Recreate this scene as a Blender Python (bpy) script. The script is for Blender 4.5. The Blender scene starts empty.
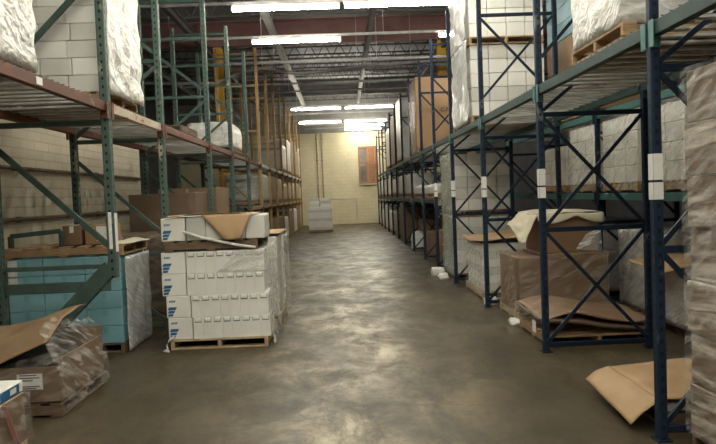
import bpy, math, random
from mathutils import Vector, Matrix, noise
random.seed(7)
SC = bpy.context.scene
COL = SC.collection

# ------------------------------------------------------------------ materials
def new_mat(name):
    m = bpy.data.materials.new(name); m.use_nodes = True
    nt = m.node_tree; b = nt.nodes['Principled BSDF']
    return m, nt, b

def N(nt, typ, **kw):
    n = nt.nodes.new(typ)
    for k, v in kw.items():
        if k in n.inputs.keys(): n.inputs[k].default_value = v
        else: setattr(n, k, v)
    return n

def c4(c): return (c[0], c[1], c[2], 1.0)

def ramp(nt, fac, stops):
    r = nt.nodes.new('ShaderNodeValToRGB')
    el = r.color_ramp.elements
    while len(el) < len(stops): el.new(0.5)
    for e, (p, c) in zip(el, stops):
        e.position = p; e.color = c4(c) if len(c) == 3 else c
    nt.links.new(fac, r.inputs['Fac'])
    return r

def mixc(nt, fac, a, b):
    m = nt.nodes.new('ShaderNodeMix'); m.data_type = 'RGBA'
    for sock, v in ((m.inputs[0], fac), (m.inputs[6], a), (m.inputs[7], b)):
        if hasattr(v, 'links') or hasattr(v, 'is_linked'): nt.links.new(v, sock)
        elif isinstance(v, (int, float)): sock.default_value = v
        else: sock.default_value = c4(v)
    return m.outputs[2]

def coords(nt, scale=(1, 1, 1), kind='Object', rot=(0, 0, 0)):
    t = nt.nodes.new('ShaderNodeTexCoord'); mp = nt.nodes.new('ShaderNodeMapping')
    mp.inputs['Scale'].default_value = scale; mp.inputs['Rotation'].default_value = rot
    nt.links.new(t.outputs[kind], mp.inputs['Vector'])
    return mp.outputs['Vector']

def world(nt, scale=(1, 1, 1), rot=(0, 0, 0)):
    g = nt.nodes.new('ShaderNodeNewGeometry'); mp = nt.nodes.new('ShaderNodeMapping')
    mp.inputs['Scale'].default_value = scale; mp.inputs['Rotation'].default_value = rot
    nt.links.new(g.outputs['Position'], mp.inputs['Vector'])
    return mp.outputs['Vector']

def plain(name, c1, c2=None, scale=4, rough=.6, metal=0, bump=0, bscale=None, stretch=(1, 1, 1), lo=.35, hi=.65, spec=.5, det=4):
    m, nt, b = new_mat(name)
    b.inputs['Roughness'].default_value = rough; b.inputs['Metallic'].default_value = metal
    b.inputs['Specular IOR Level'].default_value = spec
    v = world(nt, stretch)
    n = N(nt, 'ShaderNodeTexNoise', Scale=scale, Detail=det); nt.links.new(v, n.inputs['Vector'])
    r = ramp(nt, n.outputs['Fac'], [(lo, c1), (hi, c2 or tuple(x*.8 for x in c1))])
    nt.links.new(r.outputs['Color'], b.inputs['Base Color'])
    if bump:
        n2 = N(nt, 'ShaderNodeTexNoise', Scale=bscale or scale*3, Detail=5); nt.links.new(v, n2.inputs['Vector'])
        bp = N(nt, 'ShaderNodeBump', Strength=bump, Distance=.02); nt.links.new(n2.outputs['Fac'], bp.inputs['Height'])
        nt.links.new(bp.outputs['Normal'], b.inputs['Normal'])
    return m

def post_mat(name, c, chip):
    """painted steel with rows of punched slots and chipped paint"""
    m, nt, b = new_mat(name)
    b.inputs['Roughness'].default_value = .5; b.inputs['Specular IOR Level'].default_value = .22
    t = nt.nodes.new('ShaderNodeTexCoord'); s = nt.nodes.new('ShaderNodeSeparateXYZ')
    nt.links.new(t.outputs['Object'], s.inputs[0])
    def M(op, a, bb=None):
        n = nt.nodes.new('ShaderNodeMath'); n.operation = op
        for i, x in enumerate((a, bb)):
            if x is None: continue
            if isinstance(x, (int, float)): n.inputs[i].default_value = x
            else: nt.links.new(x, n.inputs[i])
        return n.outputs[0]
    ax, ay = M('ABSOLUTE', s.outputs[0]), M('ABSOLUTE', s.outputs[1])
    near = M('LESS_THAN', M('MINIMUM', ax, ay), .010)
    fz = M('LESS_THAN', M('FRACT', M('MULTIPLY', s.outputs[2], 1/.0762)), .36)
    hole = M('MULTIPLY', near, fz)
    n = N(nt, 'ShaderNodeTexNoise', Scale=9, Detail=6); nt.links.new(world(nt, (1, 1, .5)), n.inputs['Vector'])
    r = ramp(nt, n.outputs['Fac'], [(.3, c), (.62, tuple(x*.8 for x in c)), (.70, chip)])
    col = mixc(nt, hole, r.outputs['Color'], (.006, .006, .006))
    nt.links.new(col, b.inputs['Base Color'])
    return m

def worn_paint(name, c, c2, chip, pos=.64):
    m, nt, b = new_mat(name)
    b.inputs['Roughness'].default_value = .55; b.inputs['Specular IOR Level'].default_value = .25
    v = world(nt, (2, .8, 2))
    n = N(nt, 'ShaderNodeTexNoise', Scale=5, Detail=7, Roughness=.65); nt.links.new(v, n.inputs['Vector'])
    r = ramp(nt, n.outputs['Fac'], [(.32, c), (.52, c2), (pos, c2), (pos+.05, chip)])
    nt.links.new(r.outputs['Color'], b.inputs['Base Color'])
    return m

def brick_mat(name, c1, c2, mortar, rot, scale=1.0, bw=.42, rh=.2, dirt=(.35, .28, .2)):
    m, nt, b = new_mat(name)
    b.inputs['Roughness'].default_value = .7
    g = nt.nodes.new('ShaderNodeNewGeometry'); sp = nt.nodes.new('ShaderNodeSeparateXYZ'); cb = nt.nodes.new('ShaderNodeCombineXYZ')
    nt.links.new(g.outputs['Position'], sp.inputs[0]); nt.links.new(sp.outputs[rot], cb.inputs[0]); nt.links.new(sp.outputs[2], cb.inputs[1])
    v = cb.outputs[0]
    br = N(nt, 'ShaderNodeTexBrick', Scale=scale)
    br.inputs['Color1'].default_value = c4(c1); br.inputs['Color2'].default_value = c4(c2); br.inputs['Mortar'].default_value = c4(mortar)
    br.inputs['Brick Width'].default_value = bw; br.inputs['Row Height'].default_value = rh; br.inputs['Mortar Size'].default_value = .008
    nt.links.new(v, br.inputs['Vector'])
    n = N(nt, 'ShaderNodeTexNoise', Scale=1.1, Detail=6); nt.links.new(world(nt), n.inputs['Vector'])
    r = ramp(nt, n.outputs['Fac'], [(.45, (0, 0, 0)), (.8, (.55, .55, .55))])
    col = mixc(nt, r.outputs['Color'], br.outputs['Color'], dirt)
    nt.links.new(col, b.inputs['Base Color'])
    bp = N(nt, 'ShaderNodeBump', Strength=.35, Distance=.01); nt.links.new(br.outputs['Fac'], bp.inputs['Height']); bp.invert = True
    nt.links.new(bp.outputs['Normal'], b.inputs['Normal'])
    return m

def skew(nt, rot, scale):
    g = nt.nodes.new('ShaderNodeNewGeometry'); m1 = nt.nodes.new('ShaderNodeMapping'); m2 = nt.nodes.new('ShaderNodeMapping')
    m1.inputs['Rotation'].default_value = rot; m2.inputs['Scale'].default_value = scale
    nt.links.new(g.outputs['Position'], m1.inputs['Vector']); nt.links.new(m1.outputs[0], m2.inputs['Vector'])
    return m2.outputs[0]

def film_mat(name, lo, hi, tint=(.8, .8, .78), sc=5, rough=.25, stretch=(1, 1, 4.5), rot=(.45, .30, .2)):
    """stretch film: transparent where taut, milky along stretched folds"""
    m, nt, b = new_mat(name)
    b.inputs['Base Color'].default_value = c4(tint); b.inputs['Roughness'].default_value = rough
    v = skew(nt, rot, stretch)
    n = N(nt, 'ShaderNodeTexNoise', Scale=sc, Detail=4, Roughness=.55, Distortion=.4); nt.links.new(v, n.inputs['Vector'])
    r = ramp(nt, n.outputs['Fac'], [(.44, (lo,)*3), (.58, ((lo+hi)/2,)*3), (.70, (hi,)*3)])
    tr = nt.nodes.new('ShaderNodeBsdfTransparent'); mx = nt.nodes.new('ShaderNodeMixShader')
    nt.links.new(r.outputs['Color'], mx.inputs[0]); nt.links.new(tr.outputs[0], mx.inputs[1]); nt.links.new(b.outputs[0], mx.inputs[2])
    out = nt.nodes['Material Output']; nt.links.new(mx.outputs[0], out.inputs['Surface'])
    bp = N(nt, 'ShaderNodeBump', Strength=.35, Distance=.02); nt.links.new(n.outputs['Fac'], bp.inputs['Height'])
    nt.links.new(bp.outputs['Normal'], b.inputs['Normal'])
    return m

def wrap_mat(name, c1, c2, sc=5, stretch=(1, 1, 3.0), rot=(.5, .35, .3), bump=.55, rough=.3, lo=.36, hi=.64):
    """opaque many-layer stretch film over a load"""
    m, nt, b = new_mat(name)
    b.inputs['Roughness'].default_value = rough
    v = skew(nt, rot, stretch)
    n = N(nt, 'ShaderNodeTexNoise', Scale=sc, Detail=4, Distortion=.5); nt.links.new(v, n.inputs['Vector'])
    r = ramp(nt, n.outputs['Fac'], [(lo, c2), (hi, c1)])
    nt.links.new(r.outputs['Color'], b.inputs['Base Color'])
    v2 = skew(nt, (-rot[0], -rot[1], rot[2]), (stretch[0], stretch[1], stretch[2]*.7))
    n2 = N(nt, 'ShaderNodeTexNoise', Scale=sc*1.3, Detail=3, Distortion=.6); nt.links.new(v2, n2.inputs['Vector'])
    ad = nt.nodes.new('ShaderNodeMath'); ad.operation = 'ADD'
    nt.links.new(n.outputs['Fac'], ad.inputs[0]); nt.links.new(n2.outputs['Fac'], ad.inputs[1])
    bp = N(nt, 'ShaderNodeBump', Strength=bump, Distance=.04); nt.links.new(ad.outputs[0], bp.inputs['Height'])
    nt.links.new(bp.outputs['Normal'], b.inputs['Normal'])
    return m

def floor_mat():
    m, nt, b = new_mat('worn_concrete'); b.inputs['Specular IOR Level'].default_value = .28
    v = world(nt)
    vs = world(nt, (1.15, .75, 1), (0, 0, .25))
    n1 = N(nt, 'ShaderNodeTexNoise', Scale=.55, Detail=7, Roughness=.6); nt.links.new(v, n1.inputs['Vector'])
    n2 = N(nt, 'ShaderNodeTexNoise', Scale=1.9, Detail=10, Roughness=.74, Distortion=.35); nt.links.new(vs, n2.inputs['Vector'])
    n3 = N(nt, 'ShaderNodeTexNoise', Scale=9, Detail=8, Roughness=.7); nt.links.new(v, n3.inputs['Vector'])
    base = ramp(nt, n1.outputs['Fac'], [(.3, (.040, .031, .018)), (.5, (.070, .055, .032)), (.72, (.112, .089, .053))])
    # aisle lane scuffed to pale concrete, with glossy lamp reflection painted into its colour
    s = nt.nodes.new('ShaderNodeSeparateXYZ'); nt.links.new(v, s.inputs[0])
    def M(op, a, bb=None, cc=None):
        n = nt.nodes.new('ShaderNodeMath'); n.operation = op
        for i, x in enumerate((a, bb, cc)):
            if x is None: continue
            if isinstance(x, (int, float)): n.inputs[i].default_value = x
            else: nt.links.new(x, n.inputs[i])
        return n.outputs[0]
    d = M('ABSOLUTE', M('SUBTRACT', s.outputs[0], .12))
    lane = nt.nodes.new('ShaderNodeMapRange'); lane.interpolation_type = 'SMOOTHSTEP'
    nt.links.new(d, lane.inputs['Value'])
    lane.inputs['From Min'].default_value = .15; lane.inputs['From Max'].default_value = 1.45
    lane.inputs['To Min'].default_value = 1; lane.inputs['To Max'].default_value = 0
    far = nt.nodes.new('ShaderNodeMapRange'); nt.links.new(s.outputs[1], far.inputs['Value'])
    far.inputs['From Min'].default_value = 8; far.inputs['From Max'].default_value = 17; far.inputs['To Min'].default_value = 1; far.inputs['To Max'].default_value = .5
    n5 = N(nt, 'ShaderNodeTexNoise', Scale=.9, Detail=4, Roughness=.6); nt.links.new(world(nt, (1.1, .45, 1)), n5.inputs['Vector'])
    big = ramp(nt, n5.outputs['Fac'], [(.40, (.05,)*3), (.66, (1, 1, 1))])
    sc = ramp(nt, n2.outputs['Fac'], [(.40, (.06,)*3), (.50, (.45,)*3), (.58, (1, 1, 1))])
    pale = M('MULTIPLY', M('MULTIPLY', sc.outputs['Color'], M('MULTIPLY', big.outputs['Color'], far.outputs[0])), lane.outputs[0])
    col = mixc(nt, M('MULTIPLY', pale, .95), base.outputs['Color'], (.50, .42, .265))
    # dark tyre rubber and dirt in streaks
    n4 = N(nt, 'ShaderNodeTexNoise', Scale=1.3, Detail=10, Roughness=.75, Distortion=.5); nt.links.new(world(nt, (2.2, .5, 1), (0, 0, .15)), n4.inputs['Vector'])
    dk = ramp(nt, n4.outputs['Fac'], [(.52, (0, 0, 0)), (.60, (.55,)*3), (.72, (.8,)*3)])
    col = mixc(nt, dk.outputs['Color'], col, (.034, .027, .018))
    gr = ramp(nt, n3.outputs['Fac'], [(.3, (.72, .72, .72)), (.7, (1.15, 1.15, 1.15))])
    mul = nt.nodes.new('ShaderNodeMix'); mul.data_type = 'RGBA'; mul.blend_type = 'MULTIPLY'; mul.inputs[0].default_value = 1
    nt.links.new(col, mul.inputs[6]); nt.links.new(gr.outputs['Color'], mul.inputs[7])
    # cracks
    vo = N(nt, 'ShaderNodeTexVoronoi', Scale=.32); vo.feature = 'DISTANCE_TO_EDGE'
    nd = N(nt, 'ShaderNodeTexNoise', Scale=1.2, Detail=5); nt.links.new(v, nd.inputs['Vector'])
    va = nt.nodes.new('ShaderNodeVectorMath'); va.operation = 'ADD'
    nt.links.new(v, va.inputs[0]); nt.links.new(nd.outputs['Color'], va.inputs[1]); nt.links.new(va.outputs[0], vo.inputs['Vector'])
    ck = ramp(nt, vo.outputs['Distance'], [(0, (.55, .55, .55)), (.006, (0, 0, 0))])
    col2 = mixc(nt, ck.outputs['Color'], mul.outputs[2], (.03, .025, .02))
    nt.links.new(col2, b.inputs['Base Color'])
    ro = ramp(nt, n2.outputs['Fac'], [(.35, (.55,)*3), (.62, (.30,)*3)])
    nt.links.new(ro.outputs['Color'], b.inputs['Roughness'])
    bp = N(nt, 'ShaderNodeBump', Strength=.18, Distance=.01); nt.links.new(n2.outputs['Fac'], bp.inputs['Height'])
    nt.links.new(bp.outputs['Normal'], b.inputs['Normal'])
    return m

def emit_mat(name, col, s):
    m, nt, b = new_mat(name)
    b.inputs['Base Color'].default_value = (.9, .9, .9, 1)
    b.inputs['Emission Color'].default_value = c4(col); b.inputs['Emission Strength'].default_value = s
    return m

LAMP = 52
MT = dict(
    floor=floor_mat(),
    brick_far=brick_mat('cream_painted_brick', (.78, .70, .47), (.74, .66, .44), (.62, .55, .37), 0, dirt=(.55, .46, .28)),
    brick_left=brick_mat('cream_block_wall', (.66, .60, .46), (.58, .52, .40), (.48, .43, .33), 1, bw=.40, rh=.115, dirt=(.42, .36, .27)),
    wall=plain('dark_panel_wall', (.10, .10, .11), (.07, .07, .08), 2, .8),
    panel_grey=plain('grey_panel', (.40, .39, .36), (.32, .31, .29), 2, .6),
    roof=plain('roof_deck', (.44, .45, .47), (.35, .36, .38), 1.2, .7),
    steel_dark=plain('dark_roof_steel', (.13, .12, .12), (.09, .085, .085), 3, .6),
    red=plain('red_oxide_girder', (.30, .15, .14), (.23, .11, .105), 2, .6),
    galv=plain('galvanised', (.66, .66, .65), (.52, .52, .51), 6, .4, .3),
    green=post_mat('green_post_paint', (.075, .118, .102), (.30, .28, .22)),
    green2=plain('green_brace_paint', (.068, .108, .092), (.05, .08, .07), 8, .5, spec=.22),
    blue=post_mat('blue_post_paint', (.012, .026, .054), (.10, .12, .15)),
    blue2=plain('blue_brace_paint', (.011, .022, .044), (.008, .016, .032), 8, .5, spec=.22),
    tan=post_mat('tan_post_paint', (.43, .27, .11), (.30, .22, .15)),
    tan2=plain('tan_brace_paint', (.40, .25, .10), (.30, .19, .09), 8, .5),
    orange=worn_paint('worn_orange_beam', (.20, .058, .026), (.115, .05, .032), (.32, .25, .19), .63),
    whiteb=worn_paint('worn_white_beam', (.62, .56, .46), (.50, .42, .33), (.33, .12, .07), .58),
    teal=worn_paint('worn_teal_beam', (.036, .092, .083), (.030, .060, .057), (.17, .19, .17), .63),
    tealp=plain('teal_connector', (.055, .18, .17), (.045, .14, .135), 6, .5),
    deck_g=plain('grey_deck_bars', (.58, .58, .55), (.36, .36, .34), 5, .45, .1), deck_w=plain('dark_deck_wire', (.07, .07, .07), (.05, .05, .05), 5, .5),
    wood=plain('pallet_wood', (.42, .28, .15), (.27, .17, .09), 7, .75, stretch=(1, 1, 4)),
    wood_pale=plain('pale_pallet_wood', (.48, .37, .23), (.35, .26, .155), 7, .75, stretch=(1, 1, 4)),
    wood_dark=plain('old_pallet_wood', (.19, .125, .075), (.11, .075, .05), 7, .8, stretch=(1, 1, 4)),
    white=plain('white_carton', (.86, .85, .80), (.79, .78, .73), 3, .55),
    white2=plain('offwhite_carton', (.70, .69, .64), (.61, .60, .55), 3, .55),
    grey=plain('grey_carton', (.56, .56, .52), (.47, .47, .44), 3, .55),
    turq=plain('turquoise_carton', (.25, .50, .57), (.21, .44, .51), 4, .5),
    turq_d=plain('turquoise_tape', (.19, .42, .49), (.17, .38, .44), 4, .35),
    brown=plain('brown_carton', (.35, .215, .115), (.29, .175, .09), 2.5, .6),
    brown_d=plain('dark_brown_carton', (.235, .15, .088), (.18, .115, .068), 2.5, .55),
    brown_m=plain('mid_brown_carton', (.28, .17, .092), (.22, .135, .075), 2.5, .6),
    kraft=plain('kraft_paper', (.45, .30, .16), (.37, .24, .125), 3, .65, bump=.15, bscale=5),
    kraft_d=plain('brown_kraft_paper', (.30, .20, .11), (.24, .155, .085), 3, .6, bump=.15, bscale=5),
    cream=plain('cream_foam_sheet', (.70, .64, .50), (.60, .55, .42), 5, .7, bump=.2),
    slot_shade=plain('cut_slot_shade', (.22, .21, .19), (.17, .16, .15), 4, .7),
    tape=plain('packing_tape', (.50, .36, .22), (.45, .32, .19), 4, .25),
    seam=plain('carton_seam', (.50, .49, .46), (.45, .44, .41), 4, .6),
    blueink=plain('blue_print', (.02, .13, .30), (.02, .11, .26), 4, .5),
    blackink=plain('black_print', (.02, .02, .02), (.03, .03, .03), 4, .5),
    paper=plain('paper_label', (.82, .82, .80), (.72, .72, .70), 14, .5),
    pink=plain('pink_strip', (.62, .30, .26), (.52, .25, .21), 6, .5),
    film=film_mat('clear_stretch_film', .03, .32),
    film_m=film_mat('milky_stretch_film', .12, .75, (.92, .92, .90), 3.5),
    film_d=film_mat('dense_stretch_film', .55, .95, (.74, .75, .73), stretch=(.6, .6, 6)),
    film_b=film_mat('film_over_brown', .02, .26, (.70, .66, .60)),
    film_g=film_mat('greenish_film', .45, .85, (.50, .54, .47)),
    wrap=wrap_mat('white_wrapped_film', (.78, .77, .73), (.64, .63, .59)),
    wrap_g=wrap_mat('grey_wrapped_film', (.58, .57, .54), (.42, .41, .38)),
    wrap_b=wrap_mat('film_wrapped_brown', (.42, .33, .25), (.29, .20, .13)),
    wrap_dk=wrap_mat('film_wrapped_dark_brown', (.20, .155, .115), (.11, .08, .055)), brown_dd=plain('very_dark_carton', (.15, .10, .065), (.115, .075, .05), 2.5, .6),
    film_t=film_mat('thin_film', .03, .36, (.74, .71, .65)),
    wrap_s=wrap_mat('film_banded_brown', (.70, .64, .56), (.20, .138, .09), 2.2, (.8, .6, 7.0), (.10, .08, .05), .35, .3, .47, .66),
    yellow=plain('yellow_paint', (.80, .47, .035), (.68, .38, .03), 2, .5),
    tube=emit_mat('lit_tube', (1.0, .95, .80), LAMP),
    lampbody=plain('white_enamel', (.75, .74, .70), (.68, .67, .63), 4, .4),
    glass=plain('dark_pane', (.16, .13, .11), (.10, .085, .075), 3, .15),
    frame_o=plain('orange_brown_frame', (.40, .19, .09), (.32, .14, .06), 3, .5),
    pipe_tan=plain('tan_pipe_paint', (.40, .34, .23), (.33, .28, .19), 4, .5),
    blackp=plain('black_rubber', (.03, .03, .03), (.02, .02, .02), 5, .6),
)

# ------------------------------------------------------------------ mesh helpers
class MB:
    def __init__(s): s.v, s.f, s.m = [], [], []
    def add(s, vs, fs, m=0):
        o = len(s.v); s.v += [tuple(p) for p in vs]
        for f in fs: s.f.append([o+i for i in f]); s.m.append(m)
        return s
    def box(s, c, d, m=0, ch=0, rot=None):
        hx, hy, hz = d[0]/2, d[1]/2, d[2]/2
        if not ch:
            vs = [Vector((x*hx, y*hy, z*hz)) for x in (-1, 1) for y in (-1, 1) for z in (-1, 1)]
            fs = [(0, 1, 3, 2), (4, 6, 7, 5), (0, 4, 5, 1), (2, 3, 7, 6), (0, 2, 6, 4), (1, 5, 7, 3)]
        else:
            ch = min(ch, hx*.45, hy*.45, hz*.45)
            vs, ix = [], {}
            for x in (-1, 1):
                for y in (-1, 1):
                    for z in (-1, 1):
                        for k in range(3):
                            p = [x*(hx-ch), y*(hy-ch), z*(hz-ch)]
                            p[k] = (x*hx, y*hy, z*hz)[k]
                            ix[x, y, z, k] = len(vs); vs.append(Vector(p))
            fs = []
            for k in range(3):
                a, b2 = [q for q in range(3) if q != k]
                for sg in (-1, 1):
                    q = []
                    for u, w in ((-1, -1), (1, -1), (1, 1), (-1, 1)):
                        t = [0, 0, 0]; t[k] = sg; t[a] = u; t[b2] = w
                        q.append(ix[t[0], t[1], t[2], k])
                    fs.append(q)
            for k in range(3):
                a, b2 = [q for q in range(3) if q != k]
                for u in (-1, 1):
                    for w in (-1, 1):
                        t0 = [0, 0, 0]; t0[k] = -1; t0[a] = u; t0[b2] = w
                        t1 = list(t0); t1[k] = 1
                        fs.append((ix[t0[0], t0[1], t0[2], a], ix[t1[0], t1[1], t1[2], a], ix[t1[0], t1[1], t1[2], b2], ix[t0[0], t0[1], t0[2], b2]))
            for x in (-1, 1):
                for y in (-1, 1):
                    for z in (-1, 1):
                        fs.append([ix[x, y, z, k] for k in range(3)])
        if rot is not None: vs = [rot @ v for v in vs]
        c = Vector(c)
        return s.add([v+c for v in vs], fs, m)
    def bar(s, p, q, w, h, m=0, ch=0):
        p, q = Vector(p), Vector(q); d = q-p
        z = d.normalized(); up = Vector((0, 1, 0)) if abs(z.y) < .95 else Vector((0, 0, 1))
        x = up.cross(z).normalized(); y = z.cross(x)
        R = Matrix((x, y, z)).transposed()
        return s.box((p+q)/2, (w, h, d.length), m, ch, R)
    def tube(s, pts, r, n=8, m=0):
        pts = [Vector(p) for p in pts]; rings = []
        for i, p in enumerate(pts):
            d = (pts[min(i+1, len(pts)-1)]-pts[max(i-1, 0)]).normalized()
            up = Vector((0, 0, 1)) if abs(d.z) < .9 else Vector((1, 0, 0))
            x = d.cross(up).normalized(); y = d.cross(x)
            rings.append([p+(x*math.cos(2*math.pi*k/n)+y*math.sin(2*math.pi*k/n))*r for k in range(n)])
        vs = [v for rg in rings for v in rg]; fs = []
        for i in range(len(pts)-1):
            for k in range(n):
                fs.append((i*n+k, i*n+(k+1) % n, (i+1)*n+(k+1) % n, (i+1)*n+k))
        fs.append(list(range(n))); fs.append([(len(pts)-1)*n+k for k in range(n)])
        return s.add(vs, fs, m)
    def mesh(s, name, mats, smooth=False):
        me = bpy.data.meshes.new(name); me.from_pydata(s.v, [], s.f)
        for mm in (mats if isinstance(mats, (list, tuple)) else [mats]): me.materials.append(MT[mm])
        if any(s.m): me.polygons.foreach_set('material_index', s.m)
        import bmesh
        bm = bmesh.new(); bm.from_mesh(me); bmesh.ops.recalc_face_normals(bm, faces=bm.faces); bm.to_mesh(me); bm.free()
        if smooth: me.polygons.foreach_set('use_smooth', [True]*len(me.polygons))
        me.update(); return me
    def build(s, name, mats, parent=None, loc=(0, 0, 0), rz=0, smooth=False):
        return link(name, s.mesh(name, mats, smooth), parent, loc, rz)

def link(name, me, parent=None, loc=(0, 0, 0), rz=0):
    o = bpy.data.objects.new(name, me); COL.objects.link(o)
    o.location = loc; o.rotation_euler = (0, 0, rz)
    if parent is not None: o.parent = parent
    return o

def tag(o, label, cat, group=None, kind='thing'):
    o['label'] = label; o['category'] = cat; o['kind'] = kind
    if group: o['group'] = group
    return o

def thing(name, label, cat, loc=(0, 0, 0), rz=0, group=None):
    return tag(link(name, None, None, loc, rz), label, cat, group)

def struct(name, mb, mats):
    o = mb.build(name, mats); o['kind'] = 'structure'; return o

def copy_tree(src, loc, label, group=None):
    r = src.copy(); COL.objects.link(r); r.location = loc; r['label'] = label
    if group: r['group'] = group
    for ch in list(src.children):
        c = ch.copy(); COL.objects.link(c); c.parent = r
        for g in ch.children:
            d = g.copy(); COL.objects.link(d); d.parent = c
    return r

ORD = ['first', 'second', 'third', 'fourth', 'fifth', 'sixth', 'seventh', 'eighth', 'ninth', 'tenth', 'eleventh', 'twelfth', 'thirteenth', 'fourteenth', 'fifteenth', 'sixteenth', 'seventeenth']

def sheet_mesh(name, fn, nu, nv, th, mat, smooth=True):
    """a thin sheet: fn(u,v) -> point; both faces and the rim are built"""
    g = [[Vector(fn(i/nu, j/nv)) for j in range(nv+1)] for i in range(nu+1)]
    mb = MB(); top, bot = {}, {}
    vs = []
    for i in range(nu+1):
        for j in range(nv+1):
            du = g[min(i+1, nu)][j]-g[max(i-1, 0)][j]; dv = g[i][min(j+1, nv)]-g[i][max(j-1, 0)]
            n = du.cross(dv)
            n = n.normalized() if n.length > 1e-9 else Vector((0, 0, 1))
            top[i, j] = len(vs); vs.append(g[i][j]+n*th/2)
            bot[i, j] = len(vs); vs.append(g[i][j]-n*th/2)
    fs = []
    for i in range(nu):
        for j in range(nv):
            fs.append((top[i, j], top[i+1, j], top[i+1, j+1], top[i, j+1]))
            fs.append((bot[i, j], bot[i, j+1], bot[i+1, j+1], bot[i+1, j]))
    for i in range(nu):
        for j in (0, nv): fs.append((top[i, j], top[i+1, j], bot[i+1, j], bot[i, j]))
    for j in range(nv):
        for i in (0, nu): fs.append((top[i, j], top[i, j+1], bot[i, j+1], bot[i, j]))
    mb.add(vs, fs)
    return mb.mesh(name, mat, smooth)

def nz(x, y, z, s=1.0): return noise.noise(Vector((x*s+31.7, y*s-12.3, z*s+5.1)))

def quad_sheet(name, P00, P10, P11, P01, label, cat, mat, amp=.01, fs=5, th=.004, n=18, group=None, parent=None):
    P00, P10, P11, P01 = map(Vector, (P00, P10, P11, P01))
    nn = (P10-P00).cross(P01-P00).normalized()
    def fn(u, v):
        p = P00*(1-u)*(1-v)+P10*u*(1-v)+P11*u*v+P01*(1-u)*v
        return p+nn*amp*(nz(p.x, p.y, p.z, fs)+.5*nz(p.x, p.y, p.z, fs*2.3))
    o = link(name, sheet_mesh(name, fn, n, n, th, mat), parent)
    if parent is None: tag(o, label, cat, group)
    return o

def crumple_mesh(name, sx, sy, sz, mat, amp=.02, rnd=.06, toprnd=.08, seed=0, bulge=.0, fs=6):
    """a load shrouded in film: rounded box with creases; origin at base centre"""
    per = []
    def corner(cx, cy, a0):
        for k in range(5):
            a = a0+math.pi/2*k/4
            per.append((cx+rnd*math.cos(a), cy+rnd*math.sin(a)))
    hx, hy = sx/2, sy/2
    nx, ny = max(4, int(sx/.07)), max(4, int(sy/.07))
    corner(hx-rnd, hy-rnd, 0)
    for k in range(1, nx): per.append((hx-rnd-(2*hx-2*rnd)*k/nx, hy))
    corner(-hx+rnd, hy-rnd, math.pi/2)
    for k in range(1, ny): per.append((-hx, hy-rnd-(2*hy-2*rnd)*k/ny))
    corner(-hx+rnd, -hy+rnd, math.pi)
    for k in range(1, nx): per.append((-hx+rnd+(2*hx-2*rnd)*k/nx, -hy))
    corner(hx-rnd, -hy+rnd, 1.5*math.pi)
    for k in range(1, ny): per.append((hx, -hy+rnd+(2*hy-2*rnd)*k/ny))
    n = len(per); rings = []
    nzv = max(5, int(sz/.07))
    prof = [(1.0, sz*k/nzv*(1-toprnd/sz)) for k in range(nzv+1)]
    for k in range(1, 5):
        a = math.pi/2*k/4
        prof.append((1-(toprnd*.9/min(hx, hy))*(1-math.cos(a)), sz-toprnd+toprnd*math.sin(a)))
    last = prof[-1][0]
    for k in (.66, .33, .08): prof.append((last*k, sz))
    for sc, z in prof:
        ring = []
        for x, y in per:
            d = amp*(nz(x+seed, y, z*1.4, fs)+.6*abs(nz(x, y+seed, z*2, fs*1.9)))
            b = 1+bulge*math.sin(math.pi*min(1, z/sz))
            L = math.hypot(x, y)
            ex = d*.9 if z > .02 else 0
            ring.append((x*sc*b+x/L*ex, y*sc*b+y/L*ex, z+(d*.6 if z > sz*.9 else 0)))
        rings.append(ring)
    mb = MB(); vs = [v for r in rings for v in r]; fs2 = []
    for i in range(len(rings)-1):
        for k in range(n): fs2.append((i*n+k, i*n+(k+1) % n, (i+1)*n+(k+1) % n, (i+1)*n+k))
    fs2.append([(len(rings)-1)*n+k for k in range(n)]); fs2.append(list(range(n))[::-1])
    mb.add(vs, fs2)
    return mb.mesh(name, mat, True)

# ------------------------------------------------------------------ camera (phone, hand-held: slight roll)
cam = bpy.data.cameras.new('camera'); co = bpy.data.objects.new('camera', cam); COL.objects.link(co)
cam.sensor_fit = 'HORIZONTAL'; cam.sensor_width = 36; cam.lens = 690*36/716
cam.clip_start = .05; cam.clip_end = 200
yaw, pit, rol = (math.radians(a) for a in (1.241, 2.25, 2.25))
F = Vector((math.sin(yaw)*math.cos(pit), math.cos(yaw)*math.cos(pit), -math.sin(pit)))
R0 = Vector((math.cos(yaw), -math.sin(yaw), 0)); U0 = R0.cross(F)
Rr = R0*math.cos(rol)-U0*math.sin(rol); Ur = U0*math.cos(rol)+R0*math.sin(rol)
co.matrix_world = Matrix(((Rr.x, Ur.x, -F.x, 0), (Rr.y, Ur.y, -F.y, 0), (Rr.z, Ur.z, -F.z, 1.6), (0, 0, 0, 1)))
SC.camera = co

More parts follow.
